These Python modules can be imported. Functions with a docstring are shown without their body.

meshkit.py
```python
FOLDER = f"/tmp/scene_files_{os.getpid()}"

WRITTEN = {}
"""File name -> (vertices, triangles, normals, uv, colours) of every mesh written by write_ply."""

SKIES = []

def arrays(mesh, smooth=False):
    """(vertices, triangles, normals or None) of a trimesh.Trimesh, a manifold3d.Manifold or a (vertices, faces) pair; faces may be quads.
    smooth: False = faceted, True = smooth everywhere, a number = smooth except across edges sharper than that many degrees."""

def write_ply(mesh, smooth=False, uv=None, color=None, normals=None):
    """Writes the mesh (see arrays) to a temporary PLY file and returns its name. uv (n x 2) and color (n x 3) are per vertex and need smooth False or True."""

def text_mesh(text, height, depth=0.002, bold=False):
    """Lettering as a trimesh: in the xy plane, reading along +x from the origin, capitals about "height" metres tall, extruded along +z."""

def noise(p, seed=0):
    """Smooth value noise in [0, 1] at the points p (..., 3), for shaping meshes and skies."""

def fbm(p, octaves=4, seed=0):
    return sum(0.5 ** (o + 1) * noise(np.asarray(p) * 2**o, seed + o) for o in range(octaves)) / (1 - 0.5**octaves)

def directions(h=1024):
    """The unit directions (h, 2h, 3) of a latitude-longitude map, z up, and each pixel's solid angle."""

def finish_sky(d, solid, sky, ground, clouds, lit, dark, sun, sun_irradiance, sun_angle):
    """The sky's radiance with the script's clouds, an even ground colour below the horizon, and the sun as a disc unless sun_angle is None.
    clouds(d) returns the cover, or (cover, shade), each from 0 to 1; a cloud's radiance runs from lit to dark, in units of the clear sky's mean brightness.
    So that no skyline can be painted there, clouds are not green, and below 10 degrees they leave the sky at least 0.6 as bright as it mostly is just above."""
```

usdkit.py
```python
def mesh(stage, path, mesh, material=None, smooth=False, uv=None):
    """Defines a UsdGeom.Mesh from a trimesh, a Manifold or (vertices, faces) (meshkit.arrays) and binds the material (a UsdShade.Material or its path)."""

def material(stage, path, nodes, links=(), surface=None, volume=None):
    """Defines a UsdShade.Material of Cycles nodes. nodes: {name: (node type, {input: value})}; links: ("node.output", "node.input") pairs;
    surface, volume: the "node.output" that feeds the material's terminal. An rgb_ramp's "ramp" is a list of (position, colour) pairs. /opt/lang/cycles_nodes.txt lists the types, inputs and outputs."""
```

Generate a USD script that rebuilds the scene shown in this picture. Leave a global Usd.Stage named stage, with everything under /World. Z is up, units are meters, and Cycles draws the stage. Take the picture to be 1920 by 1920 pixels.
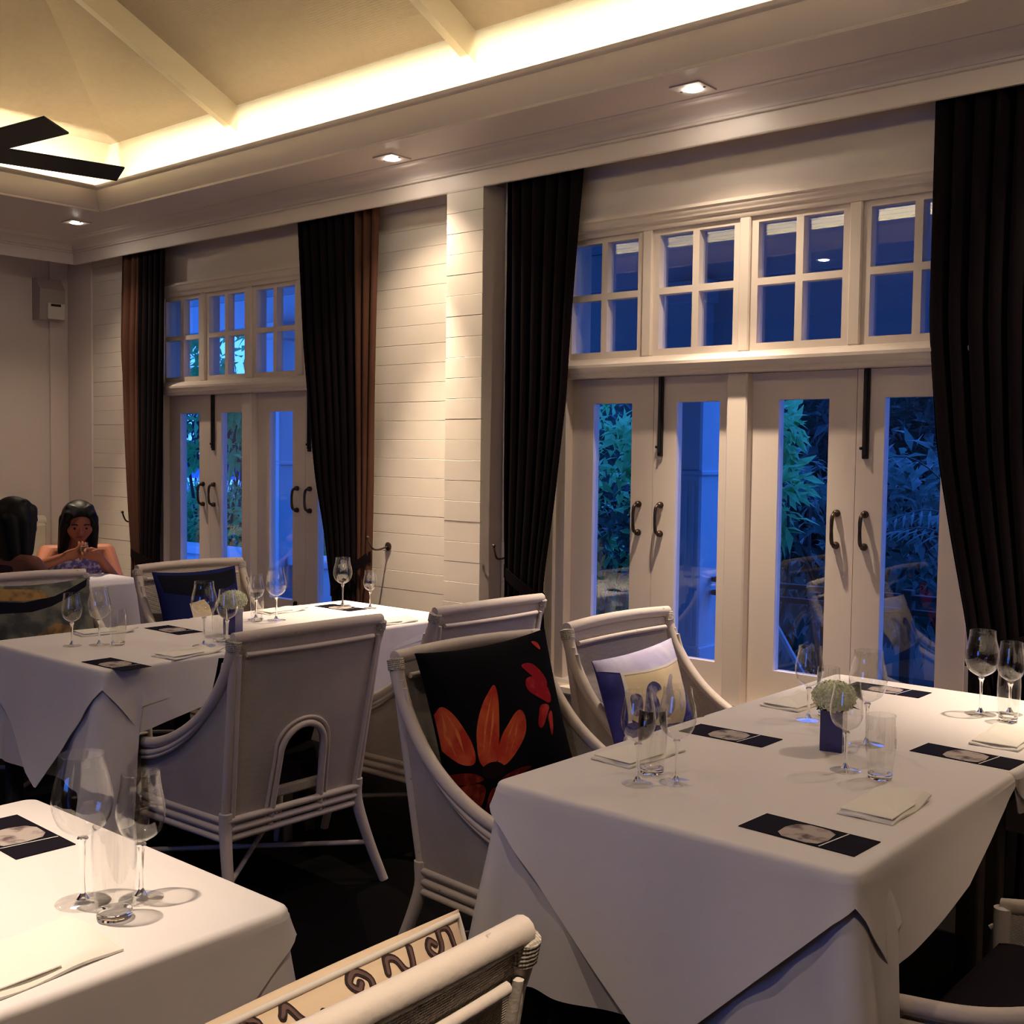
import math, random
import numpy as np
import trimesh
import manifold3d as m3
import usdkit, meshkit
from shapely.geometry import Polygon, box as sbox
from pxr import Usd, UsdGeom, UsdLux, UsdShade, Gf, Sdf, Vt

stage = Usd.Stage.CreateInMemory()
UsdGeom.SetStageUpAxis(stage, 'Z')
UsdGeom.Xform.Define(stage, '/World')
UsdGeom.Scope.Define(stage, '/World/Looks')
PI = math.pi

# ------------------------------------------------------------------ camera
EYE = 1.45
YAW, PIT, ROLL = np.radians([40.65, -2.93, 0.714])


def make_camera():
    cy, sy, cp, sp, cr, sr = np.cos(YAW), np.sin(YAW), np.cos(PIT), np.sin(PIT), np.cos(ROLL), np.sin(ROLL)
    f = np.array([-sy * cp, cy * cp, sp])
    r0 = np.array([cy, sy, 0.0])
    u0 = np.cross(r0, f)
    r, u = cr * r0 + sr * u0, -sr * r0 + cr * u0
    cam = UsdGeom.Camera.Define(stage, '/World/camera')
    cam.CreateHorizontalApertureAttr(36.0)
    cam.CreateVerticalApertureAttr(36.0)
    cam.CreateFocalLengthAttr(36.0 * 2150 / 1920)
    cam.CreateClippingRangeAttr(Gf.Vec2f(0.05, 200.0))
    cam.CreateExposureAttr(-0.12)
    m = Gf.Matrix4d(*r, 0, *u, 0, *(-f), 0, 0, 0, EYE, 1)
    cam.AddTransformOp().Set(m)


make_camera()

# ------------------------------------------------------------------ sky and main lights (tuned here)
SKY = (0.05, 0.215, 1.0)
SKY_STRENGTH = 1.7
COVE_POWER = 600.0
COVE_COL = (1.0, 0.86, 0.56)
SPOT_POWER = 72.0
SPOT_COL = (1.0, 0.80, 0.58)
LENS_EMIT = 110.0
SPOTS = [(-2.27, 3.62, 1.0), (-3.86, 3.63, 1.3), (-6.42, 3.5, 0.85), (-0.68, 3.62, 1.1)]            # the downlights in the picture, the last one unseen, beyond the frame
SPOTS_REAR = [(-1.86, 0.52, .85), (-3.5, 0.8, 0.5), (-5.6, 0.8, 0.5), (-0.25, 0.8, 0.9)]  # those of the soffit opposite


def light_xform(prim, origin, zaxis, xaxis):
    z = np.array(zaxis, float); z /= np.linalg.norm(z)
    x = np.array(xaxis, float); x -= z * (x @ z); x /= np.linalg.norm(x)
    y = np.cross(z, x)
    UsdGeom.Xformable(prim).AddTransformOp().Set(Gf.Matrix4d(*x, 0, *y, 0, *z, 0, *map(float, origin), 1))


dome = UsdLux.DomeLight.Define(stage, '/World/sky')
dome.CreateIntensityAttr(SKY_STRENGTH)
dome.CreateColorAttr(Gf.Vec3f(*SKY))


def cove_light(name, a, b, facing, up):
    """A long strip lamp behind the cove lip from a to b, shining along facing."""
    a, b = np.array(a, float), np.array(b, float)
    l = UsdLux.RectLight.Define(stage, '/World/' + name)
    L = np.linalg.norm(b - a)
    l.CreateWidthAttr(float(L)); l.CreateHeightAttr(0.006)
    l.CreateIntensityAttr(COVE_POWER); l.CreateColorAttr(Gf.Vec3f(*COVE_COL))
    light_xform(l, (a + b) / 2, -np.array(facing, float), b - a)


cove_light('cove_strip_light', (-5.95, 3.445, 2.853), (1.45, 3.445, 2.853), (0, .5, .86), (0, 0, 1))
cove_light('cove_strip_light_001', (-6.062, 1.12, 2.853), (-6.062, 3.42, 2.853), (-.5, 0, .86), (0, 0, 1))
cove_light('cove_strip_light_002', (-5.95, 1.097, 2.853), (1.45, 1.097, 2.853), (0, -.5, .86), (0, 0, 1))
cove_light('cove_strip_light_003', (1.568, 1.12, 2.853), (1.568, 3.42, 2.853), (.5, 0, .86), (0, 0, 1))

# ------------------------------------------------------------------ helpers: names, tags, meshes
used = {}


def path_of(parent, name):
    k = (parent, name)
    n = used.get(k, 0)
    used[k] = n + 1
    return f'{parent}/{name}' if n == 0 else f'{parent}/{name}_{n:03d}'


def ppath(parent):
    if parent is None:
        return '/World'
    return parent if isinstance(parent, str) else str(parent.GetPath())


def tag(prim, label=None, cat=None, group=None, kind=None):
    prim = prim.GetPrim() if hasattr(prim, 'GetPrim') else prim
    for k, v in (('label', label), ('category', cat), ('group', group), ('kind', kind)):
        if v:
            prim.SetCustomDataByKey(k, v)
    return prim


def node(name, parent=None, loc=(0, 0, 0), rz=0.0, **kw):
    x = UsdGeom.Xform.Define(stage, path_of(ppath(parent), name))
    if any(loc):
        x.AddTranslateOp().Set(Gf.Vec3d(*map(float, loc)))
    if rz:
        x.AddRotateZOp().Set(float(rz))
    return tag(x, **kw)


def cat_mesh(ms):
    return trimesh.util.concatenate([m for m in ms if m is not None])


def obj(name, mesh, mat, parent=None, smooth=35, **kw):
    if isinstance(mesh, (list,)):
        mesh = cat_mesh(mesh)
    m = usdkit.mesh(stage, path_of(ppath(parent), name), mesh, M[mat], smooth=smooth)
    return tag(m, **kw)


def copy_of(first, loc, rz=0.0, scale=1.0, **kw):
    name = first.GetName().split('_0')[0]
    x = UsdGeom.Xform.Define(stage, path_of('/World', name))
    p = x.GetPrim()
    p.GetReferences().AddInternalReference(first.GetPath())
    x.ClearXformOpOrder()
    x.AddTranslateOp().Set(Gf.Vec3d(*map(float, loc)))
    x.AddRotateZOp().Set(float(rz))
    if scale != 1.0:
        x.AddScaleOp().Set(Gf.Vec3f(scale, scale, scale))
    p.SetInstanceable(True)
    return tag(p, **kw)


def box(x0, x1, y0, y1, z0, z1, c=0.0):
    """A box with chamfered edges of width c."""
    if c <= 0:
        b = trimesh.creation.box([x1 - x0, y1 - y0, z1 - z0])
        b.apply_translation([(x0 + x1) / 2, (y0 + y1) / 2, (z0 + z1) / 2])
        return b
    pts = []
    for sx, a in ((1, x0), (-1, x1)):
        for sy, b in ((1, y0), (-1, y1)):
            for sz, d in ((1, z0), (-1, z1)):
                pts += [(a, b + sy * c, d + sz * c), (a + sx * c, b, d + sz * c), (a + sx * c, b + sy * c, d)]
    return from_man(m3.Manifold.hull_points(np.array(pts, float)))


def from_man(m):
    q = m.to_mesh()
    return trimesh.Trimesh(np.array(q.vert_properties[:, :3]), np.array(q.tri_verts), process=False)


def grid_faces(nu, nv, closed_u=False):
    """Triangles over a grid of nu x nv points stored row by row (v slow)."""
    f = []
    n = nu if closed_u else nu - 1
    for j in range(nv - 1):
        a = j * nu
        for i in range(n):
            i2 = (i + 1) % nu
            f += [(a + i, a + i2, a + nu + i2), (a + i, a + nu + i2, a + nu + i)]
    return np.array(f)


def tube(path, r, n=10, closed=False, cap=True):
    p = np.array(path, float)
    k = len(p)
    rr = np.full(k, r, float) if np.ndim(r) == 0 else np.array(r, float)
    t = np.gradient(p, axis=0) if not closed else np.roll(p, -1, 0) - np.roll(p, 1, 0)
    t /= np.linalg.norm(t, axis=1, keepdims=True)
    ref = np.array([0, 0, 1.0]) if abs(t[0, 2]) < 0.9 else np.array([1.0, 0, 0])
    u = ref - t[0] * (ref @ t[0]); u /= np.linalg.norm(u)
    V = []
    a = np.arange(n) * 2 * PI / n
    for i in range(k):
        u = u - t[i] * (u @ t[i]); u /= np.linalg.norm(u)
        w = np.cross(t[i], u)
        V.append(p[i] + rr[i] * (np.cos(a)[:, None] * u + np.sin(a)[:, None] * w))
    V = np.vstack(V)
    F = [tuple(x) for x in grid_faces(n, k, True)]
    if closed:
        a0 = (k - 1) * n
        for i in range(n):
            j = (i + 1) % n
            F += [(a0 + i, a0 + j, j), (a0 + i, j, i)]
    elif cap:
        V = np.vstack([V, p[0] - t[0] * rr[0] * .35, p[-1] + t[-1] * rr[-1] * .35])
        c0, c1, e = k * n, k * n + 1, (k - 1) * n
        for i in range(n):
            j = (i + 1) % n
            F += [(c0, j, i), (c1, e + i, e + j)]
    return trimesh.Trimesh(V, np.array(F), process=False)


def smooth_path(pts, n=40):
    """Catmull-Rom through pts."""
    p = np.array(pts, float)
    q = np.vstack([2 * p[0] - p[1], p, 2 * p[-1] - p[-2]])
    out = []
    for s in np.linspace(0, len(p) - 1 - 1e-9, n):
        i = int(s); t = s - i
        a, b, c, d = q[i:i + 4]
        out.append(.5 * (2 * b + (c - a) * t + (2 * a - 5 * b + 4 * c - d) * t * t + (3 * b - a - 3 * c + d) * t ** 3))
    return np.array(out)


def lathe(profile, n=32, cap=True):
    """profile: (r, z) pairs; closed where r is 0."""
    pr = np.array(profile, float)
    a = np.arange(n) * 2 * PI / n
    V = np.vstack([np.c_[r * np.cos(a), r * np.sin(a), np.full(n, z)] for r, z in pr])
    F = grid_faces(n, len(pr), True)
    m = trimesh.Trimesh(V, F, process=False)
    m.merge_vertices(digits_vertex=7)
    m.update_faces(m.nondegenerate_faces())
    return m


def prism_y(poly, y0, y1):
    """An (x, z) shapely polygon extruded from y0 to y1."""
    geoms = poly.geoms if hasattr(poly, 'geoms') else [poly]
    out = []
    for g in geoms:
        m = trimesh.creation.extrude_polygon(g, abs(y1 - y0), engine='earcut')
        v = np.array(m.vertices)
        out.append(trimesh.Trimesh(np.c_[v[:, 0], max(y0, y1) - v[:, 2], v[:, 1]], m.faces, process=False))
    return cat_mesh(out)


def prism_z(poly, z0, z1):
    m = trimesh.creation.extrude_polygon(poly, z1 - z0, engine='earcut')
    m.apply_translation([0, 0, z0])
    return m


def sweep_x(poly_yz, x0, x1):
    """A closed (y, z) polygon swept along x."""
    m = trimesh.creation.extrude_polygon(Polygon(poly_yz), abs(x1 - x0), engine='earcut')
    v = np.array(m.vertices)
    return trimesh.Trimesh(np.c_[min(x0, x1) + v[:, 2], v[:, 0], v[:, 1]], m.faces, process=False)


def moved(m, loc=(0, 0, 0), rz=0.0, ry=0.0, rx=0.0):
    m = m.copy()
    for ang, ax in ((rx, [1, 0, 0]), (ry, [0, 1, 0]), (rz, [0, 0, 1])):
        if ang:
            m.apply_transform(trimesh.transformations.rotation_matrix(ang, ax))
    m.apply_translation(loc)
    return m


# ------------------------------------------------------------------ materials
M = {}


def mat(name, color, rough=0.6, noise=None, bump=None, spec=0.4, metal=0.0, coat=0.0, sheen=0.0, extra=None):
    """Principled material. noise = (scale, second colour, low, high): a second colour where noise is high. bump = (kind, scale, strength, distance)."""
    n = {'p': ('principled_bsdf', {'base_color': color, 'roughness': rough, 'metallic': metal, 'specular_ior_level': spec, 'coat_weight': coat, 'sheen_weight': sheen})}
    l = []
    n['tc'] = ('texture_coordinate', {})
    if noise:
        sc, c2, lo, hi = noise
        n['nz'] = ('noise_texture', {'scale': sc, 'detail': 4.0})
        n['rp'] = ('rgb_ramp', {'ramp': [(lo, color), (hi, c2)]})
        l += [('tc.object', 'nz.vector'), ('nz.fac', 'rp.fac'), ('rp.color', 'p.base_color')]
    if bump:
        kind, sc, st, di = bump
        if kind == 'noise':
            n['bn'] = ('noise_texture', {'scale': sc, 'detail': 3.0})
            l += [('tc.object', 'bn.vector'), ('bn.fac', 'bp.height')]
        elif kind == 'weave':
            n['w1'] = ('wave_texture', {'scale': sc, 'bands_direction': 'z'})
            n['w2'] = ('wave_texture', {'scale': sc, 'bands_direction': 'y'})
            n['w3'] = ('wave_texture', {'scale': sc, 'bands_direction': 'x'})
            n['ma'] = ('math', {'math_type': 'add'})
            n['mb'] = ('math', {'math_type': 'add'})
            l += [('tc.object', f'w{i}.vector') for i in (1, 2, 3)]
            l += [('w1.fac', 'ma.value1'), ('w2.fac', 'ma.value2'), ('ma.value', 'mb.value1'), ('w3.fac', 'mb.value2'), ('mb.value', 'bp.height')]
        n['bp'] = ('bump', {'strength': st, 'distance': di})
        l += [('bp.normal', 'p.normal')]
    M[name] = usdkit.material(stage, '/World/Looks/' + name, n, l, surface='p.BSDF')


def emit(name, color, strength):
    M[name] = usdkit.material(stage, '/World/Looks/' + name, {'e': ('emission', {'color': color, 'strength': strength})}, [], surface='e.emission')


mat('plaster', (0.66, 0.60, 0.56), 0.7, bump=('noise', 60.0, 0.08, 0.01))
mat('wall_paint', (0.70, 0.61, 0.56), 0.55, noise=(3.0, (0.67, 0.58, 0.53), 0.35, 0.75))
mat('board_paint', (0.74, 0.66, 0.58), 0.5, noise=(5.0, (0.71, 0.63, 0.56), 0.35, 0.75), bump=('noise', 25.0, 0.06, 0.01))
mat('unseen_wall_dark', (0.085, 0.055, 0.050), 0.5, noise=(4.0, (0.06, 0.038, 0.034), 0.4, 0.7))  # unseen walls coloured dark so less light bounces back
mat('trim_paint', (0.71, 0.61, 0.56), 0.42)
mat('window_paint', (0.72, 0.62, 0.55), 0.4)
mat('slope_weave', (0.345, 0.282, 0.228), 0.8, noise=(30.0, (0.333, 0.270, 0.218), 0.4, 0.65), bump=('weave', 60.0, 0.1, 0.004), spec=0.1)
mat('rafter_paint', (0.52, 0.45, 0.36), 0.6)
mat('ceiling_paint', (0.74, 0.70, 0.60), 0.7, bump=('noise', 40.0, 0.1, 0.01))
mat('floor_wood', (0.0035, 0.0028, 0.003), 0.7, noise=(2.0, (0.005, 0.004, 0.004), 0.4, 0.7), spec=0.04)
mat('curtain_cloth', (0.0075, 0.0048, 0.0060), 0.9, spec=0.06, bump=('noise', 220.0, 0.2, 0.004))
mat('linen', (0.74, 0.69, 0.70), 0.8, bump=('weave', 400.0, 0.05, 0.002), spec=0.2)
mat('napkin_cloth', (0.80, 0.76, 0.71), 0.8, spec=0.2)
mat('rattan', (0.64, 0.55, 0.50), 0.5, noise=(38.0, (0.20, 0.15, 0.12), 0.72, 0.80), bump=('noise', 70.0, 0.12, 0.01))
mat('cane_panel', (0.58, 0.50, 0.46), 0.65, noise=(9.0, (0.53, 0.46, 0.42), 0.4, 0.7), bump=('weave', 95.0, 0.45, 0.004))
mat('binding', (0.60, 0.53, 0.46), 0.6, bump=('weave', 60.0, 0.6, 0.006))
mat('curtain_lit', (0.070, 0.030, 0.019), 0.8, spec=0.1, bump=('noise', 220.0, 0.2, 0.004))  # lamp light on the outer folds, painted in as a browner cloth
mat('seat_cushion', (0.014, 0.010, 0.015), 0.9, spec=0.06, bump=('noise', 150.0, 0.2, 0.004))
mat('bronze', (0.10, 0.07, 0.055), 0.35, metal=0.85, noise=(30.0, (0.05, 0.035, 0.03), 0.4, 0.7))
mat('black_iron', (0.012, 0.010, 0.010), 0.45)
mat('fan_dark', (0.008, 0.007, 0.008), 0.4)
mat('card_black', (0.008, 0.006, 0.012), 0.8, spec=0.08)
mat('card_photo', (0.42, 0.36, 0.34), 0.8, spec=0.1, noise=(24.0, (0.12, 0.08, 0.09), 0.50, 0.66))
mat('card_white', (0.75, 0.72, 0.70), 0.4)
mat('pillow_black', (0.004, 0.0035, 0.005), 0.9, spec=0.05)
mat('petal_red', (0.40, 0.035, 0.022), 0.9, noise=(16.0, (0.55, 0.10, 0.04), 0.42, 0.66), spec=0.05)
mat('petal_streak', (0.62, 0.17, 0.05), 0.9, noise=(30.0, (0.45, 0.06, 0.03), 0.45, 0.65), spec=0.05)
mat('petal_dark', (0.10, 0.008, 0.008), 0.9, noise=(20.0, (0.30, 0.05, 0.02), 0.5, 0.7), spec=0.05)
mat('crab_red', (0.27, 0.010, 0.018), 0.9, noise=(22.0, (0.45, 0.05, 0.04), 0.5, 0.7), spec=0.05)
mat('flower_eye', (0.012, 0.007, 0.007), 0.9, spec=0.05)
mat('pillow_blue', (0.045, 0.045, 0.26), 0.85, noise=(14.0, (0.02, 0.02, 0.14), 0.45, 0.65))
mat('pillow_lilac', (0.46, 0.42, 0.66), 0.85, noise=(12.0, (0.60, 0.57, 0.75), 0.4, 0.65))
mat('pillow_cream', (0.70, 0.58, 0.36), 0.85, noise=(8.0, (0.62, 0.50, 0.33), 0.4, 0.65))
mat('bird_ink', (0.05, 0.045, 0.16), 0.85, noise=(28.0, (0.30, 0.27, 0.36), 0.45, 0.62))
mat('bird_grey', (0.33, 0.29, 0.34), 0.85, noise=(24.0, (0.62, 0.53, 0.40), 0.45, 0.62))
mat('piping', (0.66, 0.60, 0.55), 0.7)
mat('pillow_navy', (0.010, 0.014, 0.080), 0.9, spec=0.06)
mat('pillow_green', (0.14, 0.14, 0.11), 0.9, noise=(10.0, (0.045, 0.05, 0.05), 0.45, 0.6))
mat('pillow_ochre', (0.30, 0.17, 0.055), 0.9, noise=(18.0, (0.10, 0.07, 0.04), 0.45, 0.6))
mat('pillow_dark', (0.008, 0.008, 0.014), 0.9, spec=0.05)
mat('pillow_tan', (0.68, 0.52, 0.37), 0.9, noise=(6.0, (0.60, 0.44, 0.34), 0.4, 0.7))
mat('ink_brown', (0.028, 0.014, 0.014), 0.9)
mat('ink_mauve', (0.12, 0.065, 0.060), 0.9)
mat('vase_blue', (0.012, 0.012, 0.16), 0.15, coat=0.5)
mat('hydrangea', (0.72, 0.76, 0.50), 0.75, noise=(60.0, (0.84, 0.84, 0.68), 0.4, 0.65))
mat('leaf_inside', (0.10, 0.16, 0.05), 0.6)
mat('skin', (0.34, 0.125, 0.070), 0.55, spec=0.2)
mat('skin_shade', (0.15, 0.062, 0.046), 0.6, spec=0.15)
mat('hair', (0.004, 0.003, 0.003), 0.5, spec=0.2)
mat('lip', (0.30, 0.06, 0.05), 0.5)
mat('eye_dark', (0.01, 0.008, 0.008), 0.3)
mat('dress_floral', (0.16, 0.13, 0.36), 0.85, noise=(42.0, (0.55, 0.50, 0.66), 0.48, 0.60))
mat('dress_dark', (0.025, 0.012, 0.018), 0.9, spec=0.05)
mat('leather_cream', (0.62, 0.54, 0.44), 0.55)
mat('plastic_grey', (0.40, 0.33, 0.31), 0.5)
mat('plastic_white', (0.72, 0.66, 0.58), 0.45)
mat('verandah_paint', (0.42, 0.44, 0.46), 0.55)
mat('parapet_paint', (0.42, 0.44, 0.47), 0.6)
mat('verandah_floor', (0.10, 0.10, 0.12), 0.5)
mat('soil', (0.02, 0.025, 0.02), 0.9)
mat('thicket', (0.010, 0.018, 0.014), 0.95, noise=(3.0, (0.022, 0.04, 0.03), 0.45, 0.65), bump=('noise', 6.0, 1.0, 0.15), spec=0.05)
mat('bark', (0.05, 0.04, 0.035), 0.9)
mat('awning_blue', (0.10, 0.22, 0.75), 0.7)
mat('blossom', (0.80, 0.78, 0.85), 0.7)
emit('lens_glow', (1.0, 0.90, 0.74), LENS_EMIT)
emit('garden_lamp', (1.0, 0.92, 0.80), 30.0)


def leaf_mat(name, c1, c2):
    n = {'p': ('principled_bsdf', {'roughness': 0.45, 'specular_ior_level': 0.35}), 't': ('translucent_bsdf', {'color': c2}),
         'g': ('geometry', {}), 'r': ('rgb_ramp', {'ramp': [(0.0, c1), (1.0, c2)]}), 'm': ('mix_closure', {'fac': 0.3})}
    M[name] = usdkit.material(stage, '/World/Looks/' + name, n, [('g.random_per_island', 'r.fac'), ('r.color', 'p.base_color'), ('p.BSDF', 'm.closure1'), ('t.BSDF', 'm.closure2')], surface='m.closure')


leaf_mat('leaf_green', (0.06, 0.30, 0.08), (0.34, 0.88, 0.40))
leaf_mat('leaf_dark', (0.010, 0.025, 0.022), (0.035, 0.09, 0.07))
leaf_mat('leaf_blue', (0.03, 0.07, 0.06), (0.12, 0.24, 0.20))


def pane_mat(name, f0, tint):
    """Thin clear glass: see-through, mirroring more towards grazing (Schlick)."""
    n = {'w': ('layer_weight', {'blend': 0.5}), 'a': ('math', {'math_type': 'power', 'value2': 5.0}), 'b': ('math', {'math_type': 'multiply_add', 'value2': 1 - f0, 'value3': f0}),
         't': ('transparent_bsdf', {'color': tint}), 'g': ('glossy_bsdf', {'color': (1, 1, 1), 'roughness': 0.0}), 'm': ('mix_closure', {})}
    M[name] = usdkit.material(stage, '/World/Looks/' + name, n, [('w.facing', 'a.value1'), ('a.value', 'b.value1'), ('b.value', 'm.fac'), ('t.BSDF', 'm.closure1'), ('g.BSDF', 'm.closure2')], surface='m.closure')


pane_mat('pane_glass', 0.085, (0.94, 0.97, 1.0))
pane_mat('bowl_glass', 0.065, (0.985, 0.985, 0.98))
M['clear_glass'] = usdkit.material(stage, '/World/Looks/clear_glass', {'p': ('principled_bsdf', {'base_color': (1, 1, 1), 'roughness': 0.0, 'transmission_weight': 1.0, 'ior': 1.45})}, [], surface='p.BSDF')
# ------------------------------------------------------------------ the room
XL, XR, YB, YF = -7.45, 2.60, 4.0, -2.0        # left wall, right wall, window wall, wall behind the viewer
WIN = [-3.16, 0.0]                              # shift of the far and of the near window along the wall

fl = node('floor', kind='structure')
obj('floor_slab', box(XL, XR, YF, YB + .1, -.12, 0), 'floor_wood', fl)

# window wall: solid panel with openings, boards laid on it as parts
wb = node('wall_back', kind='structure')
P = sbox(XL - .1, 0, XR + .1, 3.3)
for ox in WIN:
    P = P.difference(sbox(-3.17 + ox, .45, -1.31 + ox, 2.385))
obj('wall_panel', prism_y(P, 4.018, 4.16), 'wall_paint', wb, smooth=False)
obj('head_panel', [box(-3.25 + ox, -1.23 + ox, 3.998, 4.02, 2.44, 3.0) for ox in WIN], 'wall_paint', wb, smooth=False)
obj('sill_panel', [box(-3.25 + ox, -1.23 + ox, 3.998, 4.02, 0.0, .385) for ox in WIN], 'wall_paint', wb, smooth=False)
obj('corner_board', box(XL, -7.13, 3.99, 4.02, 0, 2.9, .004), 'trim_paint', wb)
PL = .094


def boards(parent, x0, x1, yface, ydeep, z0, z1, seed):
    rng = random.Random(seed)
    k = 0
    z = z0
    while z < z1 - .02:
        t = min(z + PL, z1)
        d = rng.uniform(-.0008, .0008)
        obj('board', box(x0, x1, yface + d, ydeep, z + .0004, t - .0004, .0014), 'board_paint', parent, smooth=False)
        z += PL
        k += 1


boards(wb, -7.13, -6.41, 4.0, 4.02, .10, 2.92, 1)
boards(wb, -4.47 + .08 - .02, -3.724, 4.0, 4.02, .10, 2.92, 2)
boards(wb, -3.497, -3.25, 4.0, 4.02, .10, 2.92, 3)
boards(wb, -1.23, -.5, 4.0, 4.02, .10, 2.92, 4)
pil = node('pilaster', wb)
obj('pilaster_core', box(-3.720, -3.501, 3.866, 4.018, 0, 2.66), 'trim_paint', pil)
boards(pil, -3.724, -3.497, 3.850, 3.8665, .10, 2.66, 5)
obj('baseboard_back', [box(XL, -3.724, 3.982, 4.0, 0, .10, .004), box(-3.73, -3.49, 3.835, 3.85, 0, .10, .003), box(-3.497, XR, 3.982, 4.0, 0, .10, .004)], 'trim_paint', kind='structure')

wl = node('wall_left', kind='structure')
obj('wall_panel', box(XL - .12, XL, YF, YB + .1, 0, 3.3), 'wall_paint', wl, smooth=False)
obj('corner_strip', box(XL, XL + .018, 3.86, 3.99, 0, 2.9, .004), 'trim_paint', wl)
obj('panel_moulding', [box(XL, XL + .014, 2.2, 2.24, 1.1, 2.7, .004)], 'trim_paint', wl)
obj('baseboard_left', box(XL, XL + .018, YF, YB, 0, .10, .004), 'trim_paint', kind='structure')
obj('wall_right', box(XR, XR + .12, YF, YB + .1, 0, 3.3), 'unseen_wall_dark', kind='structure', smooth=False)
wf = node('wall_front', kind='structure')
Q = sbox(XL, 0, XR, 3.3)
REARW = (-2.6,)
for x in REARW:
    Q = Q.difference(sbox(x, 1.2, x + 1.1, 2.2))
obj('wall_panel', prism_y(Q, YF - .12, YF), 'unseen_wall_dark', wf, smooth=False)
for x in REARW:
    v = node('window_3', kind='structure')  # unseen window, added to let blue sky fill the shadows
    obj('sash_frame', prism_y(sbox(x, 1.2, x + 1.1, 2.2).difference(sbox(x + .06, 1.26, x + .52, 2.14)).difference(sbox(x + .58, 1.26, x + 1.04, 2.14)), YF - .08, YF - .02), 'window_paint', v, smooth=False)
    for a in (x + .05, x + .57):
        obj('pane', box(a, a + .48, YF - .052, YF - .048, 1.25, 2.15), 'pane_glass', v, smooth=False)

# ceiling: a low soffit round a lit cove, with a hipped raised middle on rafters
ce = node('ceiling', kind='structure')
LX0, LX1, LY0, LY1 = -5.975, 1.495, 1.170, 3.372  # lip of the cove
RISE = .48


def ring(profile):
    """(d, z) pairs, d outward from the lip rectangle, swept round it; the profile is closed."""
    V = []
    for d, z in profile:
        V += [(LX0 - d, LY0 - d, z), (LX1 + d, LY0 - d, z), (LX1 + d, LY1 + d, z), (LX0 - d, LY1 + d, z)]
    n = len(profile)
    F = []
    for i in range(n):
        j = (i + 1) % n
        for k in range(4):
            l = (k + 1) % 4
            F += [(i * 4 + k, i * 4 + l, j * 4 + l), (i * 4 + k, j * 4 + l, j * 4 + k)]
    m = trimesh.Trimesh(np.array(V), np.array(F), process=False)
    trimesh.repair.fix_normals(m)
    return m


obj('soffit', prism_z(Polygon([(XL, YF), (XR, YF), (XR, YB + .02), (XL, YB + .02)], [[(LX0 - .056, LY0 - .056), (LX0 - .056, LY1 + .056), (LX1 + .056, LY1 + .056), (LX1 + .056, LY0 - .056)]]), 2.78, 2.80), 'trim_paint', ce, smooth=False)
obj('cove_fascia', ring([(.058, 2.776), (.058, 2.785), (.050, 2.79), (.034, 2.812), (.023, 2.84), (.018, 2.868), (.017, 2.886), (.004, 2.890), (0, 2.896), (0, 2.906), (.004, 2.910), (.0965, 2.911), (.0965, 2.904), (.036, 2.901), (.040, 2.83), (.060, 2.822), (.060, 2.776)]), 'trim_paint', ce, smooth=40)  # unseen top cap is shaped to stop the strip light at the crease
obj('cove_trough', ring([(.05, 2.802), (.05, 2.822), (.228, 2.822), (.228, 2.802)]), 'ceiling_paint', ce, smooth=False)
obj('cove_frieze', ring([(.228, 2.802), (.228, 3.235), (.25, 3.235), (.25, 2.802)]), 'ceiling_paint', ce, smooth=False)
FX0, FX1, FY0, FY1, FZ = LX0 - .228, LX1 + .228, LY0 - .228, LY1 + .228, 3.215
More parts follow.
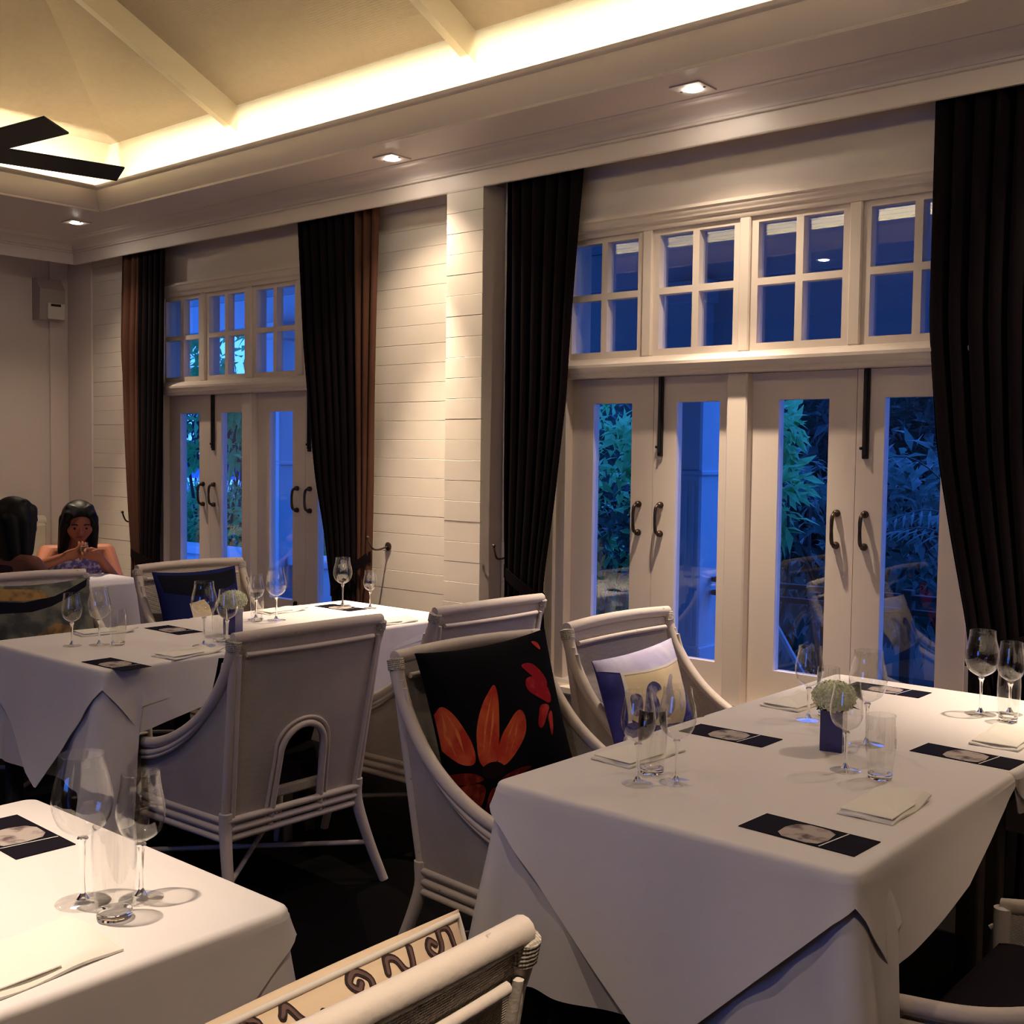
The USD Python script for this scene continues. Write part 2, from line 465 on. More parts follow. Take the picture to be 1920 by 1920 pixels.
RY = (FY0 + FY1) / 2
RUN = FY1 - RY
RZ = FZ + RISE * RUN
A0, A1 = (FX0 + RUN, RY, RZ), (FX1 - RUN, RY, RZ)
C = [(FX0, FY0, FZ), (FX1, FY0, FZ), (FX1, FY1, FZ), (FX0, FY1, FZ)]


def slope(pts, name):
    p = np.array(pts, float)
    n = len(p)
    V = np.vstack([p, p + [0, 0, .03]])
    F = [(0, i, i + 1) for i in range(1, n - 1)] + [(n, n + i + 1, n + i) for i in range(1, n - 1)]
    for i in range(n):
        j = (i + 1) % n
        F += [(i, n + i, n + j), (i, n + j, j)]
    m = trimesh.Trimesh(V, np.array(F), process=False)
    trimesh.repair.fix_normals(m)
    obj(name, m, 'slope_weave', ce, smooth=False)


slope([C[3], C[2], A1, A0], 'ceiling_slope')
slope([C[1], C[0], A0, A1], 'ceiling_slope')
slope([C[0], C[3], A0], 'ceiling_slope')
slope([C[2], C[1], A1], 'ceiling_slope')
for x in (-5.005, -3.345, -1.685, -.025, 1.2):
    for s in (1, -1):
        ye = FY1 if s > 0 else FY0
        dx = max(0.0, FX0 + RUN - x, x - (FX1 - RUN))
        yr = RY + s * dx
        V = []
        for xx in (x - .022, x + .022):
            for y in (ye + s * .0, yr):
                z = FZ + RISE * abs(ye - y)
                V += [(xx, y, z + .01), (xx, y, z - .135)]
        obj('rafter', from_man(m3.Manifold.hull_points(np.array(V, float))), 'rafter_paint', ce, smooth=False)
obj('ridge_board', box(A0[0], A1[0], RY - .03, RY + .03, RZ - .13, RZ + .02, .004), 'rafter_paint', ce, smooth=False)


def corner_sweep(profile):
    """profile: closed loop of (y on the window wall, x on the left wall, z). Returns the two runs, mitred in the corner."""
    out = []
    n = len(profile)
    for side in (0, 1):
        V = []
        for y, x, z in profile:
            V += [(x, y, z), (XR, y, z)] if side == 0 else [(x, y, z), (x, YF, z)]
        F = []
        for i in range(n):
            j = (i + 1) % n
            F += [(2 * i, 2 * i + 1, 2 * j + 1), (2 * i, 2 * j + 1, 2 * j)]
        m = trimesh.Trimesh(np.array(V), np.array(F), process=False)
        trimesh.repair.fix_normals(m)
        out.append(m)
    return out


def yl(y):
    return (y, -7.10 + (3.85 - y))


t1, t2 = node('trim_1', kind='structure'), node('trim_2', kind='structure')
board = [(*yl(y), z) for y, z in ((3.876, 2.645), (3.852, 2.642), (3.850, 2.646), (3.850, 2.714), (3.876, 2.714))]
corn = [(3.876, 2.714), (3.846, 2.714), (3.838, 2.717), (3.836, 2.724), (3.840, 2.729)]
corn += [(3.838 - .075 * (1 - math.cos(a)), 2.729 + .036 * math.sin(a)) for a in np.linspace(0, PI / 2, 9)]
corn += [(3.757, 2.766), (3.748, 2.768), (3.742, 2.774)] + [(3.742 - .02 * math.sin(a), 2.779 - .005 * math.cos(a)) for a in np.linspace(0, PI / 2, 5)] + [(3.72, 2.79), (3.876, 2.79)]
corn = [(*yl(y), z) for y, z in corn]
for t, b, c in zip((t1, t2), corner_sweep(board), corner_sweep(corn)):
    obj('pelmet_board', b, 'trim_paint', t, smooth=25)
    obj('cornice_moulding', c, 'trim_paint', t, smooth=50)


# ------------------------------------------------------------------ windows
def rect_frame(x0, x1, z0, z1, holes, y0, y1):
    p = sbox(x0, z0, x1, z1)
    for h in holes:
        p = p.difference(sbox(*h))
    return prism_y(p, y0, y1)


def handle_mesh(x, y, z):
    """A bow pull with ball ends, on a door face at y."""
    h = .060
    ms = []
    for s in (1, -1):
        b = trimesh.creation.icosphere(2, .0125); b.apply_translation([x, y - .012, z + s * h]); ms.append(b)
        ms.append(tube([(x, y, z + s * h), (x, y - .006, z + s * h)], .014, 14))
    p = smooth_path([(x, y - .014, z + h), (x - .002, y - .034, z + h * .80), (x - .002, y - .040, z), (x - .002, y - .034, z - h * .80), (x, y - .014, z - h)], 26)
    ms.append(tube(p, [.0062 + .0012 * math.sin(3.1 * abs(t)) for t in np.linspace(-1, 1, 26)], 10))
    return cat_mesh(ms)


def window(ox, name):
    w = node(name, kind='structure')
    X = lambda v: v + ox
    wp = 'window_paint'
    # casing on the wall, head moulding, jambs, sill
    obj('casing', [box(X(-3.25), X(-3.165), 3.972, 4.0, .45, 2.40, .006), box(X(-3.235), X(-3.215), 3.962, 3.975, .45, 2.40, .005), box(X(-1.315), X(-1.23), 3.972, 4.0, .45, 2.40, .006)], wp, w)
    hp = [(4.0, 2.375), (3.985, 2.375), (3.978, 2.385), (3.978, 2.395), (3.965, 2.402), (3.962, 2.412), (3.955, 2.418), (3.953, 2.428), (3.945, 2.433), (3.945, 2.446), (4.0, 2.446)]
    obj('head_moulding', sweep_x(hp, X(-3.20), X(-1.27)), wp, w, smooth=40)
    obj('jamb', [box(X(-3.172), X(-3.113), 3.985, 4.155, .45, 2.385, .004), box(X(-1.368), X(-1.308), 3.985, 4.155, .45, 2.385, .004)], wp, w)
    tp = [(4.15, 1.776), (3.958, 1.776), (3.952, 1.782), (3.952, 1.792), (3.945, 1.797), (3.942, 1.812), (3.936, 1.818), (3.936, 1.830), (3.955, 1.842), (3.985, 1.858), (4.15, 1.862)]
    obj('transom_ledge', sweep_x(tp, X(-3.175), X(-1.305)), wp, w, smooth=35)
    sp = [(4.16, .40), (3.965, .40), (3.96, .392), (3.935, .396), (3.928, .405), (3.928, .430), (3.935, .438), (3.955, .442), (3.965, .455), (4.16, .47)]
    obj('window_sill', sweep_x(sp, X(-3.27), X(-1.21)), wp, w, smooth=35)
    obj('centre_post', box(X(-2.316), X(-2.226), 3.985, 4.09, .46, 1.778, .006), wp, w)
    # transom lights
    pitch, z0, z1 = .452, 1.858, 2.378
    for k in range(4):
        a = -3.140 + .002 + k * pitch + .005
        b = a + pitch - .046
        sash = node('transom_sash', w)
        mid = (a + b) / 2
        px = [(a + .030, mid - .015), (mid + .015, b - .030)]
        pz = [(1.888, 2.110), (2.137, 2.352)]
        holes = [(X(p[0]), q[0], X(p[1]), q[1]) for p in px for q in pz]
        obj('sash_frame', rect_frame(X(a), X(b), z0, z1, holes, 4.000, 4.045), wp, sash, smooth=False)
        for p in px:
            for q in pz:
                obj('pane', box(X(p[0]) - .004, X(p[1]) + .004, 4.030, 4.034, q[0] - .004, q[1] + .004), 'pane_glass', sash, smooth=False)
        if k < 3:
            obj('mullion', box(X(b) - .001, X(b) + .047, 3.986, 4.10, z0, z1, .005), wp, w)
    # door leaves
    edges = [(-3.113, -2.687), (-2.685, -2.316), (-2.226, -1.797), (-1.795, -1.368)]
    panes = [(-2.998, -2.796), (-2.573, -2.371), (-2.111, -1.905), (-1.690, -1.482)]
    for k in range(4):
        d = node('door_leaf', w)
        a, b = edges[k]
        p = panes[k]
        obj('leaf_frame', rect_frame(X(a), X(b), .472, 1.774, [(X(p[0]), .617, X(p[1]), 1.669)], 4.030, 4.072), wp, d, smooth=False)
        obj('pane', box(X(p[0]) - .004, X(p[1]) + .004, 4.050, 4.054, .613, 1.673), 'pane_glass', d, smooth=False)
        hx = (b - .066) if k % 2 == 0 else (a + .042)
        obj('handle', handle_mesh(X(hx), 4.030, 1.182), 'bronze', d, smooth=50)
        if k % 2 == 1:
            bx = a + .038
            obj('bolt', [box(X(bx) - .012, X(bx) + .012, 4.018, 4.030, 1.445, 1.775, .003), tube([(X(bx), 4.014, 1.46), (X(bx), 4.014, 1.772)], .0055, 8), box(X(bx) - .020, X(bx) - .008, 4.012, 4.03, 1.478, 1.490, .003)], 'black_iron', d)
        if k >= 2:
            bx = (b - .075) if k == 2 else (a + .075)
            obj('foot_bolt', [box(X(bx) - .011, X(bx) + .011, 4.018, 4.030, .500, .615, .003), tube([(X(bx), 4.014, .505), (X(bx), 4.014, .61)], .005, 8)], 'black_iron', d)
    return w


window(WIN[0], 'window_1')
window(WIN[1], 'window_2')

# ------------------------------------------------------------------ curtains
def curtain(prof, seed, folds, ua=0.0, ub=1.0):
    """prof: (z, x left, x right) from the top down."""
    rng = np.random.default_rng(seed)
    zs = np.linspace(2.72, .012, 60)
    pz = np.array([p[0] for p in prof])[::-1]
    xl = np.interp(zs, pz, np.array([p[1] for p in prof])[::-1])
    xr = np.interp(zs, pz, np.array([p[2] for p in prof])[::-1])
    # smooth the side outlines a little
    ker = np.array([.25, .5, .25])
    for _ in range(3):
        xl[1:-1] = np.convolve(xl, ker, 'valid'); xr[1:-1] = np.convolve(xr, ker, 'valid')
    n = max(8, int(folds * 12 * (ub - ua)))
    u = np.linspace(ua, ub, n)
    ph = rng.uniform(-.35, .35, folds + 1)
    wob = np.interp(u, np.linspace(0, 1, folds + 1), ph)
    V = []
    for side in (0, 1):
        for i, z in enumerate(zs):
            tight = (xr[i] - xl[i]) / (xr[0] - xl[0])
            amp = .022 * min(1.15, .55 + .6 * tight)
            s = np.sin(2 * PI * folds * u + wob * 2 + .5 * math.sin(z * 1.3 + seed))
            s = np.sign(s) * np.abs(s) ** .8
            x = xl[i] + (xr[i] - xl[i]) * u + .010 * np.cos(2 * PI * folds * u + wob)
            y = 3.914 + amp * s + .006 * np.sin(5 * u + z * 2 + seed)
            V.append(np.c_[x, y + (.0045 if side else 0), np.full(n, z)])
    V = np.vstack(V)
    k = len(zs)
    f = grid_faces(n, k)
    F = [f[:, ::-1] if False else f, f[:, ::-1] + n * k]
    e = []
    for j in range(k - 1):
        for c in (0, n - 1):
            a, b = j * n + c, (j + 1) * n + c
            e += [(a, b, b + n * k), (a, b + n * k, a + n * k)]
    for r in (0, k - 1):
        for i in range(n - 1):
            a, b = r * n + i, r * n + i + 1
            e += [(a, b, b + n * k), (a, b + n * k, a + n * k)]
    m = trimesh.Trimesh(V, np.vstack(F + [np.array(e)]), process=False)
    trimesh.repair.fix_normals(m)
    return m


def tieback(x0, x1, z0, z1, hook_x):
    n = 30
    a = np.linspace(0, 2 * PI, n, endpoint=False)
    V = []
    for dz, g in ((-.028, 0), (.028, 0)):
        for t in a:
            s = .5 + .5 * math.cos(t)
            V.append((x0 + (x1 - x0) * s, 3.914 + .030 * math.sin(t), z0 + (z1 - z0) * s + dz))
    for dz in (.028, -.028):
        for t in a:
            s = .5 + .5 * math.cos(t)
            V.append((x0 - .003 + (x1 - x0 + .006) * s, 3.914 + .0325 * math.sin(t), z0 + (z1 - z0) * s + dz))
    V = np.array(V)
    F = np.vstack([grid_faces(n, 4, True), grid_faces(n, 2, True)[:, ::-1] * 0 + 0])[:len(grid_faces(n, 4, True))]
    c = []
    for i in range(n):
        j = (i + 1) % n
        c += [(3 * n + i, 3 * n + j, j), (3 * n + i, j, i)]
    m = trimesh.Trimesh(V, np.vstack([F, np.array(c)]), process=False)
    trimesh.repair.fix_normals(m)
    return m


CUR = [
    ([(2.72, -6.60, -6.12), (2.08, -6.624, -6.144), (1.42, -6.575, -6.19), (1.05, -6.545, -6.225), (.78, -6.515, -6.245), (.5, -6.53, -6.22), (0, -6.55, -6.19)], 1, 7,
     'dark brown curtain at the far corner, its left folds lit brown', (-6.525, -6.24, .80, .74), -6.535, 1.0),
    ([(2.72, -4.885, -4.25), (2.0, -4.82, -4.268), (1.3, -4.72, -4.288), (1.04, -4.655, -4.303), (.87, -4.63, -4.31), (.66, -4.58, -4.325), (0, -4.62, -4.28)], 2, 9,
     'dark curtain drawn aside between the far window and the lit white boards', (-4.60, -4.30, .72, .92), -4.285, .97),
    ([(2.72, -3.412, -2.998), (2.02, -3.407, -3.043), (1.68, -3.405, -3.06), (1.22, -3.40, -3.119), (.86, -3.39, -3.182), (.5, -3.4, -3.16), (0, -3.41, -3.13)], 3, 6,
     'dark curtain hanging beside the boarded pilaster, left of the near window', (-3.40, -3.17, .92, .80), -3.412, .98),
    ([(2.72, -1.509, -.92), (1.92, -1.515, -.94), (1.47, -1.47, -.95), (1.2, -1.416, -.955), (.84, -1.337, -.96), (.5, -1.33, -.94), (0, -1.36, -.92)], 4, 9,
     'widest dark curtain, at the right edge beyond the near window', (-1.335, -.955, .78, .92), -.94, .97),
]
for prof, seed, folds, lab, tb, hx, hz in CUR:
    c = node('curtain', label=lab, cat='curtain', group='curtains at the windows')
    ua, ub = {1: (.40, 1), 2: (0, .76)}.get(seed, (0, 1))
    obj('drape', curtain(prof, seed, folds, ua, ub), 'curtain_cloth', c, smooth=60)
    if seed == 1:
        obj('lit_folds', curtain(prof, seed, folds, 0, .405), 'curtain_lit', c, smooth=60, label='outer folds of the curtain with lamp light painted in brown')
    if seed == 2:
        obj('lit_folds', curtain(prof, seed, folds, .755, 1), 'curtain_lit', c, smooth=60, label='outer folds of the curtain with lamp light painted in brown')
    obj('tieback', tieback(*tb, hx), 'curtain_cloth', c, smooth=40)
    hk = node('curtain_hook', label={1: 'dark curtain hook on the white boards in the far corner, beside the seated woman', 2: 'curtain hook above the bright table end, beside the lit boards', 3: 'curtain hook beside the boarded pilaster', 4: 'curtain hook right of the widest curtain'}[seed], cat='hook')
    sx = 1 if seed in (2, 4) else -1
    obj('rosette', moved(lathe([(0, 0), (.020, 0), (.022, .006), (.012, .012), (0, .013)], 16), (hx + sx * .028, 4.0, hz), rx=PI / 2), 'bronze', hk)
    p = smooth_path([(hx + sx * .028, 3.992, hz), (hx + sx * .026, 3.94, hz - .012), (hx + sx * .022, 3.90, hz - .008), (hx + sx * .018, 3.878, hz + .022), (hx + sx * .016, 3.868, hz + .05)], 24)
    obj('hook_arm', [tube(p, .0048, 10), moved(trimesh.creation.icosphere(2, .009), p[-1])], 'bronze', hk)

# ------------------------------------------------------------------ ceiling fittings
dl_lab = ['square recessed downlight above the near window', 'square recessed downlight left of the boarded pilaster', 'square recessed downlight in the far left corner', 'square recessed downlight out of frame above the widest curtain', 'square recessed downlight behind the viewer, over the bottom left table', 'square recessed downlight behind the viewer, opposite the far window', 'square recessed downlight behind the viewer, in the far corner', 'square recessed downlight behind the viewer, at the right']
for i, (x, y, s) in enumerate(SPOTS + SPOTS_REAR):
    d = node('downlight', loc=(x, y, 2.78), label=dl_lab[i], cat='downlight', group='recessed downlights in the soffit')
    fr = Polygon([(-.062, -.062), (.062, -.062), (.062, .062), (-.062, .062)], [[(.038 * math.cos(a), .038 * math.sin(a)) for a in np.linspace(0, -2 * PI, 32, endpoint=False)]])
    obj('frame', prism_z(fr, -.006, 0.0), 'trim_paint', d, smooth=False)
    obj('lens', moved(lathe([(0, .002), (.030, .002), (.034, 0), (.034, -.004), (.028, -.008), (0, -.010)], 24), (0, 0, -.002)), 'lens_glow', d)
    for s2 in (-1, 1):
        obj('screw', moved(lathe([(0, -.004), (.0055, -.003), (.0055, 0), (0, 0)], 12), (s2 * .047, s2 * .0, -.005)), 'black_iron', d)
    for nm, pw, cone, soft in (('beam_light', 1.9, 27.0, 1.0), ('flood_light', .36, 60.0, 1.0)):
        l = UsdLux.SphereLight.Define(stage, str(d.GetPath()) + '/' + nm)
        l.CreateRadiusAttr(.022)
        l.CreateIntensityAttr(SPOT_POWER * s * 100 * pw); l.CreateColorAttr(Gf.Vec3f(*SPOT_COL))
        l.AddTranslateOp().Set(Gf.Vec3d(0, 0, -.04))
        sh = UsdLux.ShapingAPI.Apply(l.GetPrim())
        sh.CreateShapingConeAngleAttr(cone); sh.CreateShapingConeSoftnessAttr(soft)

fan = node('ceiling_fan', loc=(-5.20, 2.30, 0), label='black ceiling fan under the sloped ceiling at the left edge', cat='fan')
FZ0 = 2.76
obj('rod', tube([(0, .04, FZ0 + .05), (0, .04, RZ - .1)], .016, 12), 'fan_dark', fan)
obj('motor', moved(lathe([(0, -.07), (.05, -.065), (.085, -.04), (.10, 0), (.095, .04), (.05, .07), (0, .075)], 32), (0, .0, FZ0)), 'fan_dark', fan)
for k in range(5):
    a = math.radians(78.0 - 72 * k)
    b = box(.12, .70, -.062, .062, -.005, .005, .003)
    b.apply_transform(trimesh.transformations.rotation_matrix(math.radians(-19), [1, 0, 0]))
    obj('blade', moved(b, (0, 0, FZ0), rz=a), 'fan_dark', fan)

ub = node('wall_speaker', loc=(XL, 3.845, 2.44), label='grey wall box with white lower flap beside the far corner', cat='wall box')
obj('body', from_man(m3.Manifold.hull_points(np.array([(0, -.10, -.14), (0, .075, -.14), (.10, -.10, -.14), (.10, .075, -.14), (.11, -.10, .06), (.11, .075, .06), (.05, -.10, .135), (.05, .075, .135), (0, -.10, .135), (0, .075, .135)], float))), 'plastic_grey', ub, smooth=20)
obj('lower_flap', box(.098, .118, -.048, .070, -.135, -.03, .004), 'plastic_white', ub)
obj('slot', box(.116, .1195, -.030, .040, -.052, -.036, .001), 'black_iron', ub)
# ------------------------------------------------------------------ rattan armchair (front along +x, back top rail over x = 0)
ARM = smooth_path([(0.0, .885), (.012, .84), (.040, .775), (.090, .70), (.165, .625), (.270, .560), (.390, .515), (.535, .490)], 44)


def arm_y(lx):
    return .292 + .012 * math.sin(PI * min(1, max(0, lx / .54)))


def back_x(z, y=0.0):
    return .080 * (.885 - z) / .535 - .018 * (1 - (y / .29) ** 2) * min(1, max(0, (z - .33) / .55))


def back_panel():
    arch = [(.082 * math.cos(a) - .0, .495 + .085 * math.sin(a)) for a in np.linspace(0, PI, 20)]
    hole = Polygon([(-.096, .25), (-.090, .40)] + arch[::-1] + [(.090, .40), (.096, .25)])
    out = Polygon([(-.258, .262), (.258, .262), (.286, .885), (-.286, .885)]).difference(hole)
    m = trimesh.creation.extrude_polygon(out, .012, engine='earcut')
    v, f = trimesh.remesh.subdivide_to_size(m.vertices, m.faces, .06)
    V = np.array([(back_x(z, y) - .006 + d, y, z) for y, z, d in v])
    m = trimesh.Trimesh(V, f, process=False)
    m.merge_vertices()
    trimesh.repair.fix_normals(m)
    return m


def side_panel(s):
    n, k = len(ARM), 10
    V = []
    for side in (0, 1):
        for j in range(k):
            t = j / (k - 1)
            for lx, z in ARM:
                zb = .262
                zz = (z - .008) * (1 - t) + zb * t
                xb = .088 + (lx - 0) * (.535 - .080) / .535
                x = lx * (1 - t) + xb * t
                y = arm_y(lx) * (1 - t) + (.268 + .02 * lx) * t
                V.append((x, s * (y - (.010 if side else 0)), zz))
    V = np.array(V)
    f = grid_faces(n, k)
    e = []
    N = n * k
    for j in range(k - 1):
        for c in (0, n - 1):
            a, b = j * n + c, (j + 1) * n + c
            e += [(a, b, b + N), (a, b + N, a + N)]
    for r in (0, k - 1):
        for i in range(n - 1):
            a, b = r * n + i, r * n + i + 1
            e += [(a, b, b + N), (a, b + N, a + N)]
    m = trimesh.Trimesh(V, np.vstack([f, f[:, ::-1] + N, np.array(e)]), process=False)
    trimesh.repair.fix_normals(m)
    return m


def make_chair(loc, rz, **kw):
    t = node('rattan_armchair', loc=loc, rz=rz, **kw)
    obj('back_panel', back_panel(), 'cane_panel', t, smooth=40)
    for s in (1, -1):
        obj('side_panel', side_panel(s), 'cane_panel', t, smooth=50)
    ys = np.linspace(-.295, .295, 17)
    obj('top_rail', tube([(back_x(.888, y) + .002, y, .890 + .006 * (1 - (y / .295) ** 2)) for y in ys], .0185, 14), 'rattan', t, smooth=60)
    yi = np.linspace(-.255, .255, 13)
    for dx in (-.012, .016):
        obj('inner_rail', tube([(back_x(.835, y) + dx, y, .838) for y in yi], .0085, 10), 'rattan', t, smooth=60)
    for s in (1, -1):
        P3 = np.array([(lx, s * arm_y(lx), z) for lx, z in ARM])
        obj('arm_rail', tube(P3, [.0205 - .004 * i / len(P3) for i in range(len(P3))], 14), 'rattan', t, smooth=60)
        low = np.array([(lx + .026, s * (arm_y(lx) + .004), z - .040 + .004 * i / len(P3)) for i, (lx, z) in enumerate(ARM)])
        low[-1, 0] -= .02
        obj('arm_moulding', [tube(low[2:], .0095, 10), tube(low[2:] + [.018, 0, -.020], .0065, 8)], 'rattan', t, smooth=60)
        obj('back_stile', [tube([(back_x(z, s * .27) - .010, s * (.247 + .034 * (z - .345) / .54), z) for z in np.linspace(.27, .84, 9)], .008, 8), tube([(back_x(z, s * .29) , s * (.266 + .026 * (z - .345) / .54), z) for z in np.linspace(.25, .87, 9)], .0145, 10)], 'rattan', t, smooth=60)
        obj('binding', tube([(lx, s * arm_y(lx), z) for lx, z in ARM[:5]], .0235, 14), 'binding', t, smooth=60)
    # arch round the opening in the back
    ap = [(-.100, .27), (-.093, .40)] + [(.088 * math.cos(a), .495 + .088 * math.sin(a)) for a in np.linspace(PI, 0, 16)] + [(.093, .40), (.100, .27)]
    ap = smooth_path(ap, 40)
    obj('arch_rail', [tube([(back_x(z, y) - .010, y, z) for y, z in ap], .0115, 10), tube([(back_x(z, y) - .010, y * 1.22, z * 1.0 + .02 * (z > .5)) for y, z in ap], .006, 8)], 'rattan', t, smooth=60)
    # triple apron poles round the seat
    for z in (.258, .286, .316):
        cx = back_x(z)
        q = [(cx - .012, -.268, z), (cx - .012, .268, z), (.535, .285, z), (.535, -.285, z)]
        obj('apron_pole', [tube([q[i], q[(i + 1) % 4]], .0115, 10) for i in range(4)], 'rattan', t, smooth=60)
    for s in (1, -1):
        front = [(.530, s * .284, .49), (.530, s * .284, .26), (.545, s * .295, .14), (.570, s * .312, .0)]
        rear = [(.082, s * .264, .34), (.080, s * .266, .26), (.040, s * .284, .13), (-.015, s * .305, .0)]
        obj('leg', tube(smooth_path(front, 14), np.linspace(.0195, .0155, 14), 12), 'rattan', t, smooth=60)
        obj('leg', tube(smooth_path(rear, 14), np.linspace(.0215, .0155, 14), 12), 'rattan', t, smooth=60)
        obj('stretcher', tube([(.040, s * .284, .128 + .004 * s), (.547, -s * .295, .128 + .004 * s)], .0085, 10), 'rattan', t, smooth=60)
    obj('seat_deck', box(.085, .53, -.262, .262, .345, .380, .006), 'cane_panel', t)
    c = box(.100, .525, -.250, .250, .38, .455)
    v, f = trimesh.remesh.subdivide_to_size(c.vertices, c.faces, .05)
    v = np.array(v)
    uu, vv = (v[:, 0] - .31) / .215, v[:, 1] / .255
    v[:, 2] = np.where(v[:, 2] > .42, .425 + .034 * np.clip((1 - uu ** 4) * (1 - vv ** 4), 0, 1) ** .5, v[:, 2])
    c = trimesh.Trimesh(v, f, process=True)
    obj('seat_cushion', c, 'seat_cushion', t, smooth=60)
    return t


CH = 'white rattan armchairs at the tables'
chairA = make_chair((-2.82, 2.32, 0), 180, label='white rattan armchair seen from behind, with an arched opening low in its back', cat='chair', group=CH)
copy_of(chairA, (-2.80, 3.15, 0), 180, label='white rattan armchair seen from behind, next to the lit boarded pilaster', cat='chair', group=CH)
copy_of(chairA, (-2.25, 2.443, 0), -2, label='white rattan armchair holding the black pillow with red flowers', cat='chair', group=CH)
copy_of(chairA, (-2.25, 3.19, 0), 0, label='white rattan armchair under the window, holding the blue bird pillow', cat='chair', group=CH)
copy_of(chairA, (-4.80, 3.20, 0), 0, label='white rattan armchair before the far window, holding a navy pillow', cat='chair', group=CH)
copy_of(chairA, (-4.80, 2.35, 0), 0, label='white rattan armchair at the left edge, holding a grey-green landscape pillow', cat='chair', group=CH)
copy_of(chairA, (-.845, .72, 0), 180, label='white rattan armchair in front, only its top corner showing, with a tan scroll pillow', cat='chair', group=CH)
copy_of(chairA, (-.235, 2.24, 0), 180, label='white rattan armchair with dark seat cut off at the bottom right corner', cat='chair', group=CH)


# ------------------------------------------------------------------ tables and cloths
def cloth(x0, x1, y0, y1, z, drop, flare, folds, n=320, rows=16, th=.0022, r=.012, seed=0):
    """A cloth over a rectangular top. drop and flare: (position, value) round the edge; position counts 0-1 along the front (y0) from x0, 1-2 up the right side, 2-3 back along y1, 3-4 down the left."""
    s = np.linspace(0, 4, n, endpoint=False)
    def per(tab):
        a = np.array(tab, float)
        return np.interp(s, np.r_[a[:, 0] - 4, a[:, 0], a[:, 0] + 4], np.r_[a[:, 1], a[:, 1], a[:, 1]])
    D, Fl = per(drop), per(flare)
    rng = np.random.default_rng(seed)
    # perimeter with rounded corners
    k = s.astype(int) % 4
    t = s - np.floor(s)
    cr = .03
    cx = [(x0, y0), (x1, y0), (x1, y1), (x0, y1)]
    Pm, Nm = np.zeros((n, 2)), np.zeros((n, 2))
    Nrm = [(0, -1), (1, 0), (0, 1), (-1, 0)]
    for i in range(n):
        a, b = np.array(cx[k[i]], float), np.array(cx[(k[i] + 1) % 4], float)
        L = np.linalg.norm(b - a)
        d = (b - a) / L
        nn = np.array(Nrm[k[i]], float)
        q = t[i] * L
        if q < cr:
            c = a + d * cr - nn * cr
            an = (q / cr) * PI / 4
            nv = nn * math.cos(PI / 4 - an) + (-d) * math.sin(PI / 4 - an)
            Pm[i], Nm[i] = c + nv * cr, nv
        elif q > L - cr:
            c = b - d * cr - nn * cr
            an = ((q - (L - cr)) / cr) * PI / 4
            nv = nn * math.cos(an) + d * math.sin(an)
            Pm[i], Nm[i] = c + nv * cr, nv
        else:
            Pm[i], Nm[i] = a + d * q, nn
    ph = rng.uniform(0, 6.28, 4)
    cd = (s + .5) % 1 - .5
    fold = np.exp(-(cd / .15) ** 2) * np.cos(cd * 46 + seed)
    wave = .55 * fold + .5 * np.sin(folds * s * PI / 2 + ph[0]) + .35 * np.sin(folds * 1.7 * s * PI / 2 + ph[1]) + .25 * np.sin(folds * .6 * s * PI / 2 + ph[2])
    rows_xy = []
    for j in range(5):
        a = j / 4 * PI / 2
        rows_xy.append((Pm - Nm * (r * (1 - math.sin(a))), z - r * (1 - math.cos(a)), None))
    V = []
    for p, zz, _ in rows_xy:
        V.append(np.c_[p, np.full(n, zz)])
    for j in range(1, rows + 1):
        v = j / rows
        dep = np.maximum(D - r, .004) * v
        out = .0015 + Fl * v ** 1.25 + .018 * wave * np.clip(dep / .25, 0, 1) ** 1.2
        out = np.maximum(out, .0012)
        V.append(np.c_[Pm + Nm * out[:, None], z - r - dep])
    R = len(V)
    outer = np.vstack(V)
    inner = []
    for j, q in enumerate(V):
        q = q.copy()
        q[:, :2] -= Nm * th * min(1, j / 4)
        q[:, 2] -= th * (1 - min(1, j / 4))
        inner.append(q)
    inner = np.vstack(inner)
    f = grid_faces(n, R, True)
    N = n * R
    e = []
    a0 = (R - 1) * n
    for i in range(n):
        j = (i + 1) % n
        e += [(a0 + i, a0 + j, N + a0 + j), (a0 + i, N + a0 + j, N + a0 + i)]
    ctr = [((x0 + x1) / 2, (y0 + y1) / 2, z), ((x0 + x1) / 2, (y0 + y1) / 2, z - th)]
    c0 = 2 * N
    for i in range(n):
        j = (i + 1) % n
        e += [(c0, i, j), (c0 + 1, N + j, N + i)]
    m = trimesh.Trimesh(np.vstack([outer, inner, np.array(ctr)]), np.vstack([f[:, ::-1], f + N, np.array(e)]), process=False)
    trimesh.repair.fix_normals(m)
    return m


def table(x0, x1, y0, y1, label):
    t = node('dining_table', loc=((x0 + x1) / 2, (y0 + y1) / 2, 0), label=label, cat='table', group='dining tables under white cloths')
    w, h = (x1 - x0) / 2 - .006, (y1 - y0) / 2 - .006
    obj('table_top', box(-w, w, -h, h, .715, .7445, .004), 'bark', t)
    obj('table_frame', [box(-w + .05, w - .05, s * (h - .06) - .012, s * (h - .06) + .012, .64, .715) for s in (1, -1)] + [box(s * (w - .06) - .012, s * (w - .06) + .012, -h + .05, h - .05, .64, .715) for s in (1, -1)], 'bark', t)
    for sx in (1, -1):
        for sy in (1, -1):
            obj('leg', box(sx * (w - .06) - .024, sx * (w - .06) + .024, sy * (h - .06) - .024, sy * (h - .06) + .024, 0, .715, .004), 'bark', t)


